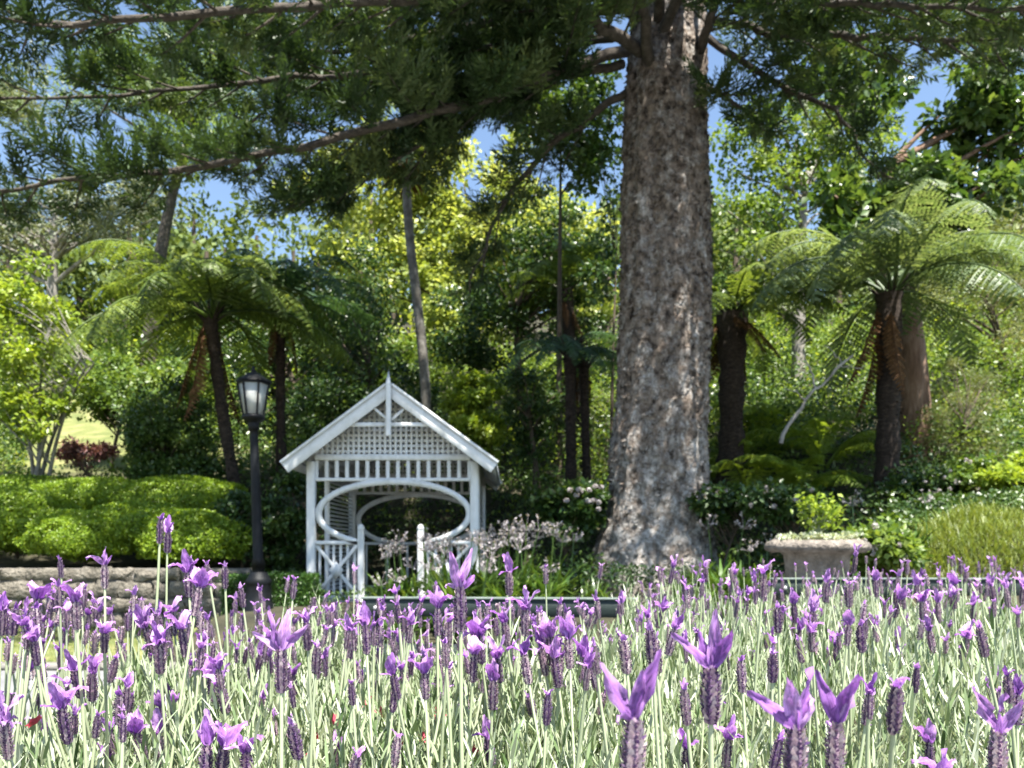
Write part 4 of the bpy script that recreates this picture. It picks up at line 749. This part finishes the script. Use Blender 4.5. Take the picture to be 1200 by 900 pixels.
# ------------------------------------------------------------------ lavender
def bract_mesh(seed, curl, wide):
    r_ = np.random.default_rng(seed); nu, nv = 9, 6; u, v = np.meshgrid(np.linspace(0, 1, nu), np.linspace(-1, 1, nv), indexing='ij')
    wdt = wide * (.16 + .84 * np.sin(np.clip(u * 1.12, 0, 1) ** .85 * PI * .93) ** .9) * (1 - .15 * (u > .99)); th = curl * u ** 1.4; n = nu
    y = np.cumsum(np.sin(th), 0) / n; z_ = np.cumsum(np.cos(th), 0) / n; y -= y[0]; z_ -= z_[0]
    wav = .05 * np.sin(u * 9 + v * 2 + seed) * np.abs(v) + .10 * v * v * wide * 2 * (.4 - u) + .03 * r_.normal(0, 1, u.shape) * (u > .2)
    V = np.stack([wdt * v + .05 * np.sin(u * 4 + seed) * u, y + wav * np.cos(th), z_ - wav * np.sin(th) - .06 * np.abs(v) * u], -1).reshape(-1, 3); a = Acc()
    i, j = np.meshgrid(np.arange(nu - 1), np.arange(nv - 1), indexing='ij'); i = i.ravel(); j = j.ravel()
    a.add(V, np.stack([i * nv + j, (i + 1) * nv + j, (i + 1) * nv + j + 1, i * nv + j + 1], 1), np.clip(.35 + .4 * i / nu + .12 * np.abs(j - 2), 0, 1)); return a.mesh('bract', 'lavender_bract', smooth=True)
BM = [bract_mesh(s_, c_, w_) for s_, c_, w_ in ((1, .45, .17), (2, .8, .22), (3, 1.7, .17), (4, .1, .16), (5, 1.0, .24), (6, -.25, .19))]
def head_mesh(seed, rows=14, cols=12):
    """unit-high spike: columns of pale pointed scales alternating with dark florets"""
    r_ = np.random.default_rng(seed); a = Acc(); P, D_, N_, L_, W_, C_ = [], [], [], [], [], []
    prof = lambda t: .17 * (1 - .35 * (2 * t - 1) ** 2 - .25 * max(0, t - .7) / .3)
    lathe(a, (0, 0, 0), [(prof(t) * .62, t) for t in np.linspace(0, .97, 8)], 8); a.a[-3:] = [np.full(len(x), .45) for x in a.a[-3:]]
    for i in range(rows):
        for k in range(cols):
            t = (i + (.5 if k % 2 else 0) + r_.uniform(-.1, .1)) / rows; an = 2 * PI * (k + .25 * (i % 2)) / cols; o = np.array([math.cos(an), math.sin(an), 0]); rr = prof(min(t, 1))
            flo = k % 2 == 1
            P.append(o * rr * .62 + [0, 0, t * .92]); D_.append(o * (.9 if flo else .55) + [0, 0, .55 if flo else 1.0] + r_.normal(0, .1, 3)); N_.append(o * .9 + [0, 0, -.2] + r_.normal(0, .2, 3))
            q_ = 14 / rows; L_.append((.10 if flo else .13) * q_); W_.append((.065 if flo else .085) * q_); C_.append(r_.uniform(0, .32) if flo else r_.uniform(.55, 1))
    leaves(a, np.array(P), np.array(D_), np.array(N_), np.array(L_) * r_.uniform(.8, 1.2, len(P)), np.array(W_), np.array(C_), *((LEAF_V, LEAF_F) if rows > 10 else (RH_V, RH_F))); me = a.mesh('flower_head', 'lavender_head'); return me
HM = [head_mesh(s_) for s_ in (1, 2, 3, 4)]
def stem_mesh(seed):
    r_ = np.random.default_rng(seed); a = Acc(); t = np.linspace(0, 1, 9); p = np.stack([.02 * np.sin(t * 5 + seed) * t * (1 - t), .02 * np.cos(t * 4 + seed) * t * (1 - t), t], 1); tube(a, p, np.linspace(.0065, .0050, 9), 6, .6)
    return a.mesh('stem', 'lavender_stem', smooth=True)
STM = [stem_mesh(s_) for s_ in (1, 2, 3)]
def stem_leaf_mesh(seed):
    global rng
    keep = rng; rng = np.random.default_rng(seed); a = Acc(); n = 8; P = np.zeros((n, 3)); P[:, 2] = rng.uniform(.1, .62, n); blades(a, P, rng.uniform(0, 6.28, n), rng.uniform(.10, .17, n), .014, rng.uniform(.4, .9, n), rng.uniform(-.5, .5, n), 3, wtip=.3); me = a.mesh('stem_leaves', 'lavender_leaf'); rng = keep; return me
SLM = [stem_leaf_mesh(s_) for s_ in (5, 6, 7)]
LAB = {'O': 'lavender flower with splayed purple bracts', 'U': 'lavender flower with upright narrow purple bracts', 'T': 'slim lavender spike with tiny violet tuft'}
def lav_label(style, p, lean):
    tall = 'tall' if p[2] > .985 else 'low'
    rim = edge_D(600 + F * p[0] / p[1]) - p[1] < .35
    zone = 'by the path' if p[0] < -.22 * p[1] - .05 else 'near the bench' if p[0] < .2 * p[1] else 'near the planter'
    l_ = ('leaning ' if lean > .16 else '') + ('tall ' if tall == 'tall' else 'low ') + LAB[style] + (' on the bed rim ' if rim else ' inside the bed ') + zone
    return l_, ' '.join(l_.split()[:4]) + (' on the rim ' if rim else ' in the bed ') + zone
def edge_D(px): return np.interp(px, [-60, 0, 120, 260, 380, 440, 700, 760, 900, 1300], [.9, .95, 1.15, 1.5, 1.7, 1.35, 1.5, 2.3, 2.7, 2.8])   # far rim of the bed
def lavender(px, ytop, ybot, style, D=None, label=None, small=False, lean=None, fan=None):
    real = {'O': .055, 'U': .050, 'T': .036}[style]; D = D or F * real / (ybot - ytop); size = (ybot - ytop) / F * D
    hb = at(px, ybot, D); fr = {'O': .54, 'U': .57, 'T': .74}[style]; hl = size * fr; L = U(.24, .36)
    lx, ly = lean if lean else (rng.normal(0, .12), rng.normal(0, .12)); R_ = Euler((ly, lx, 0 if fan else U(0, 6.28)))
    base = Vector(hb) - R_.to_matrix() @ Vector((0, 0, L)); ll = lav_label(style, hb, math.hypot(lx, ly)); t = thing('lavender_flower', label or ll[0], 'flower', base, None if label else ll[1]); t.rotation_euler = R_
    o = link('stem', STM[rng.integers(0, 3)], t); o.scale = (L * 1.0, L * 1.0, L * 1.01); q = .30 / L; o.scale = (.26, .26, L * 1.02)
    if not small: o = link('stem_leaves', SLM[rng.integers(0, 3)], t); o.scale = (.3, .3, L)
    o = link('flower_head', HM[rng.integers(0, 4)], t); o.location = (0, 0, L); q = hl * U(.85, 1.12); o.scale = (q, q, hl); o.rotation_euler[2] = U(0, 6)
    k = {'O': rng.integers(4, 6), 'U': rng.integers(3, 5), 'T': 3}[style]
    bl = size - hl * .93
    for an_, lf, mi in fan or ():
        b = link('bract', BM[mi], t); b.location = (0, -.001 if lf > .8 else .001, L + hl * .90); m = Matrix.Rotation(math.radians(an_), 4, 'Y') @ Matrix.Rotation(U(-.15, .25), 4, 'X') @ Matrix.Rotation(U(-.5, .5) + (PI if U(0, 1) < .5 else 0), 4, 'Z'); b.rotation_euler = m.to_euler(); s_ = bl * lf; b.scale = (s_ * U(.52, .70), s_, s_)
    for i in range(0 if fan else k):
        b = link('bract', BM[rng.integers(0, 6)], t); b.location = (0, 0, L + hl * .90); tl = {'O': U(.2, 1.0), 'U': U(0, .3), 'T': U(.1, .5)}[style]
        if style == 'O' and i % 2 == 0: tl = U(.08, .38)
        b.rotation_euler = Euler((-tl, 0, 2 * PI * i / k + U(-.3, .3)), 'XYZ'); b.rotation_mode = 'XYZ'
        m = Matrix.Rotation(2 * PI * i / k + U(-.35, .35), 4, 'Z') @ Matrix.Rotation(-tl, 4, 'X'); b.rotation_euler = m.to_euler(); s_ = bl * (U(1.0, 1.25) if i % 2 == 0 else U(.55, .95)) * (1.0 if style != 'T' else .9); b.scale = (s_ * U(.9, 1.2), s_, s_)
    return t
HERO = [  # column, bract top row, head bottom row, form (None: its own label)
    (540, 640, 740, 'O', 'tall lavender flower with rabbit-eared bracts, in front of the bench rail'), (833, 716, 848, 'O', 'large magenta-purple lavender flower with pointed bracts below the planter'),
    (740, 766, 922, 'O', 'very large lavender flower with three long upright bracts'), (187, 597, 637, 'T', 'upper spike of the tall lavender pair rising before the hedge mounds'), (196, 604, 648, 'U', 'lower spike of the tall lavender pair rising before the hedge mounds'),
    (930, 778, 925, 'O', 'large lavender flower with wavy violet bracts folded sideways'), (978, 782, 915, 'O', 'large deep violet lavender flower with broad cupped bracts'), (1168, 798, 920, 'O', 'large lavender flower with long slanting violet bracts'),
    (330, 712, 812, 'O', 'stout lavender flower with wide pale bracts beside the gazebo base'), (123, 638, 690, 'U', 'lavender flower with one hooked pale bract before the stone wall'),
]
FAN = {540: [(-14, 1.15, 0), (16, 1.2, 3), (-52, .6, 2), (55, .75, 2), (4, .6, 1)], 833: [(-42, 1.1, 0), (6, 1.25, 3), (24, 1.0, 1), (-16, .8, 5)], 740: [(-34, 1.2, 3), (3, 1.0, 0), (14, 1.35, 3), (-50, .6, 2)], 930: [(-48, 1.1, 0), (-12, 1.1, 1), (20, 1.2, 5), (48, .9, 2)], 978: [(-22, 1.2, 0), (6, 1.25, 1), (24, 1.1, 3), (-56, .6, 2)], 1168: [(-34, 1.35, 3), (-8, 1.0, 0), (30, .95, 1), (58, .8, 2)], 330: [(-50, 1.0, 0), (-16, 1.15, 3), (18, 1.2, 1), (46, 1.1, 0)], 123: [(-26, 1.2, 2), (8, 1.1, 0), (30, .7, 3)]}
for x, y0, y1, s_, lb_ in HERO: lavender(x, y0, y1, s_, label=lb_, lean=(U(-.05, .05), U(-.05, .05)), fan=FAN.get(x))
MID = [(72, 648, 677, 'T'), (40, 670, 735, 'O'), (46, 700, 745, 'T'), (98, 682, 712, 'T'), (66, 685, 717, 'T'), (113, 690, 732, 'U'), (222, 643, 700, 'O'), (228, 655, 722, 'O'), (246, 652, 685, 'T'), (264, 653, 690, 'T'), (285, 680, 712, 'T'), (343, 670, 702, 'T'),
    (180, 702, 765, 'O'), (188, 722, 790, 'O'), (205, 690, 745, 'O'), (217, 705, 770, 'O'), (95, 750, 818, 'O'), (108, 762, 822, 'U'), (80, 788, 872, 'O'), (10, 806, 890, 'O'), (57, 832, 885, 'U'), (190, 828, 895, 'O'), (168, 825, 893, 'O'), (265, 770, 836, 'O'), (250, 762, 822, 'O'), (310, 722, 776, 'O'), (361, 702, 762, 'U'), (388, 716, 758, 'U'), (300, 746, 792, 'U'),
    (258, 828, 915, 'O'), (240, 832, 920, 'O'), (290, 842, 925, 'O'), (430, 703, 767, 'U'), (411, 733, 772, 'T'), (480, 725, 752, 'T'), (445, 735, 768, 'T'), (513, 681, 745, 'O'), (526, 708, 765, 'U'), (597, 643, 698, 'O'), (615, 685, 746, 'O'), (595, 705, 758, 'U'), (565, 712, 778, 'O'), (554, 738, 800, 'U'), (577, 768, 832, 'U'), (586, 740, 800, 'O'), (620, 738, 802, 'U'), (655, 738, 806, 'O'), (648, 714, 780, 'O'), (668, 716, 784, 'O'), (640, 726, 792, 'O'), (700, 742, 790, 'T'), (576, 836, 897, 'U'), (680, 876, 930, 'O'), (785, 648, 684, 'U'), (765, 720, 780, 'T'), (735, 735, 790, 'T'), (682, 742, 800, 'O'), (850, 832, 900, 'O'), (1100, 870, 960, 'O'),
    (952, 690, 748, 'U'), (893, 648, 702, 'U'), (886, 664, 704, 'U'), (967, 663, 706, 'U'), (1000, 634, 672, 'U'), (995, 672, 712, 'T'), (1093, 718, 766, 'U'), (1128, 720, 774, 'O'), (1046, 774, 860, 'T'), (980, 733, 781, 'O'), (940, 740, 777, 'T'), (1192, 785, 850, 'U'), (827, 650, 682, 'U'), (858, 658, 692, 'U'), (858, 672, 708, 'O'), (1027, 664, 700, 'U'), (1048, 680, 724, 'O'), (1076, 666, 706, 'O'), (1082, 680, 730, 'O'), (1122, 668, 705, 'U'), (1140, 690, 730, 'O'), (1165, 670, 706, 'U'), (1182, 670, 712, 'U'), (1197, 668, 708, 'O'), (1100, 685, 730, 'U'), (1155, 720, 770, 'T'), (1010, 720, 765, 'T'), (912, 700, 742, 'T'), (932, 688, 730, 'U'), (805, 790, 850, 'T'), (770, 735, 790, 'T'), (870, 760, 812, 'T'), (905, 752, 800, 'T'), (1014, 800, 850, 'T'), (1090, 840, 905, 'U'), (1072, 770, 812, 'T'), (805, 845, 910, 'U'), (905, 850, 905, 'T'), (460, 790, 835, 'T'), (462, 850, 900, 'T'), (500, 760, 800, 'T'), (520, 770, 815, 'T'), (640, 800, 850, 'T'), (625, 800, 840, 'T'), (700, 765, 810, 'T'), (345, 770, 815, 'U'), (370, 745, 790, 'T'), (15, 640 + 60, 745, 'T'), (2, 690, 745, 'U'), (128, 760, 800, 'T'), (140, 800, 850, 'T'), (350, 830, 890, 'T'), (395, 850, 905, 'U'), (410, 865, 925, 'T'), (130, 860, 920, 'U')]
for m_ in MID: lavender(*m_)
def edge_D(px): return np.interp(px, [-60, 0, 120, 260, 380, 440, 700, 760, 900, 1300], [.9, .95, 1.15, 1.5, 1.7, 1.35, 1.5, 2.3, 2.7, 2.8])   # far rim of the bed
cnt = 0
while cnt < 150:
    px = U(-20, 1220); D = .52 + (min(edge_D(px), 1.5) - .5) * U(0, 1) ** .8
    if px > 400 and U(0, 1) < .25: continue
    z_ = U(.86, .985) if U(0, 1) < .8 else U(.80, .9); ybot = HZ + (H - z_) / D * F
    if ybot > 900 or ybot < np.interp(px, [0, 330, 420, 740, 800], [735, 735, 745, 745, 640]): continue
    st = rng.choice(['O', 'U', 'T'], p=[.3, .35, .35]); lavender(px, ybot - F * {'O': .050, 'U': .045, 'T': .034}[st] * U(.65, .95) / D, ybot, st, D, small=True); cnt += 1
# the smaller spikes further into the bed: more than anyone would count, one mass
def marr(me):
    v = np.empty(len(me.vertices) * 3); me.vertices.foreach_get('co', v); f = np.array([p.vertices[:] + (-1,) * (6 - len(p.vertices)) for p in me.polygons if len(p.vertices) in (4, 6)]); r_ = np.array([me.attributes['rnd'].data[p.index].value for p in me.polygons if len(p.vertices) in (4, 6)])
    return v.reshape(-1, 3), f, r_
def stamp(acc, arr, M, sh):
    v, f, r_ = arr; v = v @ np.array(M.to_3x3()).T + np.array(M.translation)
    for k in (4, 6):
        m = (f >= 0).sum(1) == k
        if m.any(): acc.add(v, f[m][:, :k], np.clip(r_[m] + sh, 0, 1))
hA, bA = [marr(head_mesh(s_, 9, 8)) for s_ in (31, 32, 33, 34)], [marr(m) for m in BM]; hacc, bacc, sacc = Acc(), Acc(), Acc(); cnt = 0
while cnt < 600:
    px = U(-20, 1220); D = .8 + (edge_D(px) - .75) * U(0, 1) ** .65; z_ = rng.normal(.93, .045)
    if D > edge_D(px): continue
    if z_ > H - np.interp(px, [0, 330, 420, 740, 800], [75, 75, 80, 80, 0]) / F * D and U(0, 1) < .96: continue
    if px < 330 and U(0, 1) < .35: continue
    if z_ > 1.0 or HZ + (H - z_) / D * F > 905: continue
    p = at(px, 0, D); p[2] = z_; hl = U(.015, .027); R_ = Euler((rng.normal(0, .12), rng.normal(0, .12), U(0, 6.3))).to_matrix().to_4x4(); M0 = Matrix.Translation(p) @ R_; sh = U(-.2, .15); cnt += 1
    stamp(hacc, hA[cnt % 4], M0 @ Matrix.Diagonal((hl * .95, hl * .95, hl, 1)), sh); up = M0 @ Vector((0, 0, -.16)); tube(sacc, [np.array(up), p], [.0014, .0011], 5, .6, False)
    if U(0, 1) < .85:
        bl = U(.007, .020)
        for i in range(3 if D < 1.3 else 2): stamp(bacc, bA[rng.integers(0, 6)], M0 @ Matrix.Translation((0, 0, hl * .9)) @ Matrix.Rotation(2.1 * i + U(-.4, .4), 4, 'Z') @ Matrix.Rotation(-U(0, .6), 4, 'X') @ Matrix.Scale(bl * U(.7, 1.2), 4), U(-.25, .2))
lm = tag(hacc.build('lavender_spikes', 'lavender_head'), 'mass of small lavender spikes deep in the bed', 'flowers', kind='stuff'); tag(bacc.build('bracts', 'lavender_bract', lm, True), kind='stuff'); tag(sacc.build('stems', 'lavender_stem', lm), kind='stuff')
# the grey-green leafy shoots of the bed: one mass
a = Acc(); n = 6000; px = U(-150, 1350, n); D = .42 + (edge_D(px) - .42 + .1) * U(0, 1, n) ** .62; X = (px - 600) / F * D
zt = .872 + .08 * (noise(np.stack([X * 4, D * 4, 0 * X], -1)) - .5) * 2 + rng.normal(0, .02, n) - .03 * sm(.9, .45, D) * 0; zt = zt - .05 * np.clip((.75 - D) / .3, 0, 1) - .12 * np.clip((.9 - D) / .5, 0, 1) * (rng.random(n) < .6)
near = edge_D(px) - D; zt = zt - .15 * np.clip((.25 - near) / .3, 0, 1)
m_ = 9000; X2 = U(-2.3, 3.4, m_); D2 = U(.3, 2.85, m_); p2 = 600 + F * X2 / D2; k2 = ((p2 < -150) | (p2 > 1350)) & (D2 < edge_D(p2)) & (rng.random(m_) < .42)
X = np.concatenate([X, X2[k2]]); D = np.concatenate([D, D2[k2]]); zt = np.concatenate([zt, .86 + .16 * (noise(np.stack([X2 * 4, D2 * 4, 0 * X2], -1)) - .5)[k2] - .15 * np.clip((.25 - (edge_D(p2) - D2)[k2]) / .3, 0, 1)]); n = len(X)
h = U(.22, .32, n); tilt = rng.normal(0, .16, (n, 2)); tip = np.stack([X, D, zt], 1); dirn = unit(np.stack([tilt[:, 0], tilt[:, 1], np.ones(n)], 1)); base = tip - dirn * h[:, None]
NL = 20; t = np.tile(np.linspace(.30, 1, NL), n); k = np.repeat(np.arange(n), NL); P = base[k] + dirn[k] * (h[k] * t)[:, None]; az = np.tile(np.arange(NL) * 2.4, n) + np.repeat(U(0, 6.28, n), NL)
blades(a, P, az + U(-.4, .4, n * NL), U(.022, .046, n * NL) * (1.05 - .4 * t), U(.0024, .0040, n * NL), U(.3, 1.2, n * NL) * (1.15 - .6 * t), U(-.5, .6, n * NL), 2, np.clip(np.repeat(rng.normal(.5, .22, n), NL) + rng.normal(0, .22, n * NL), 0, 1), .25)
sd = np.stack([np.cos(U(0, PI, n)), np.sin(U(0, PI, n)), np.zeros(n)], 1)
V = np.stack([base - sd * .0012, base + sd * .0012, tip + sd * .0008, tip - sd * .0008], 1); a.add(V, np.arange(4 * n).reshape(-1, 4), .75)
tag(a.build('lavender_foliage', 'lavender_leaf'), 'dense grey-green leafy shoots filling the lavender bed', 'foliage', kind='stuff')
# old woody growth and soil beneath
a = Acc(); gX = np.linspace(-2.5, 3.6, 70); sD = np.linspace(0, 1, 16); V = []; dd_ = np.linspace(.3, 3, 271)
for x_ in gX:
    okd = dd_[dd_ <= edge_D(600 + F * x_ / dd_)]; E_ = (okd.max() if len(okd) else .3) + .05
    for s_ in sD:
        D = .22 + (E_ - .22) * s_; prof = min(1, (1 - s_) * 5, (x_ + 2.5) * 3, (3.6 - x_) * 3, s_ * 14); V.append((x_, D, .60 * math.sin(max(0, prof) * PI / 2) ** .6 + .012))
i, j = np.meshgrid(np.arange(69), np.arange(15), indexing='ij'); i = i.ravel(); j = j.ravel(); V = np.array(V); V[:, 2] += .05 * (noise(V * [9, 9, 0]) - .5) * (V[:, 2] > .1)
a.add(V, np.stack([i * 16 + j, (i + 1) * 16 + j, (i + 1) * 16 + j + 1, i * 16 + j + 1], 1)); tag(a.build('garden_bed', 'soil', smooth=True), kind='structure')
# small pink blooms showing through
pm = Acc(); an = np.arange(6) * PI / 3; d6 = np.stack([np.cos(an), np.sin(an), .5 + 0 * an], 1); leaves(pm, np.zeros((6, 3)), d6, np.tile([0, 0, 1.], (6, 1)), .011, .009); pme = pm.mesh('petals', 'pink_petal')
for px, py, D in ((433, 824, .95), (447, 836, .95), (515, 834, .95), (517, 845, .92), (476, 872, .85), (492, 866, .88), (365, 862, .85), (391, 845, .9), (43, 848, .8), (365, 884, .8), (552, 882, .85)):
    c = at(px, py, D); t = thing('pink_flower', 'tiny pink flower peeping through the lavender foliage', 'flower', c - [0, 0, .12], 'tiny pink flowers in the lavender'); o = link('petals', pme, t); o.location = (0, 0, .12); o.rotation_euler = (U(.5, 1.2), U(-.4, .4), U(0, 6)); o = link('stem', STM[0], t); o.scale = (.14, .14, .12)
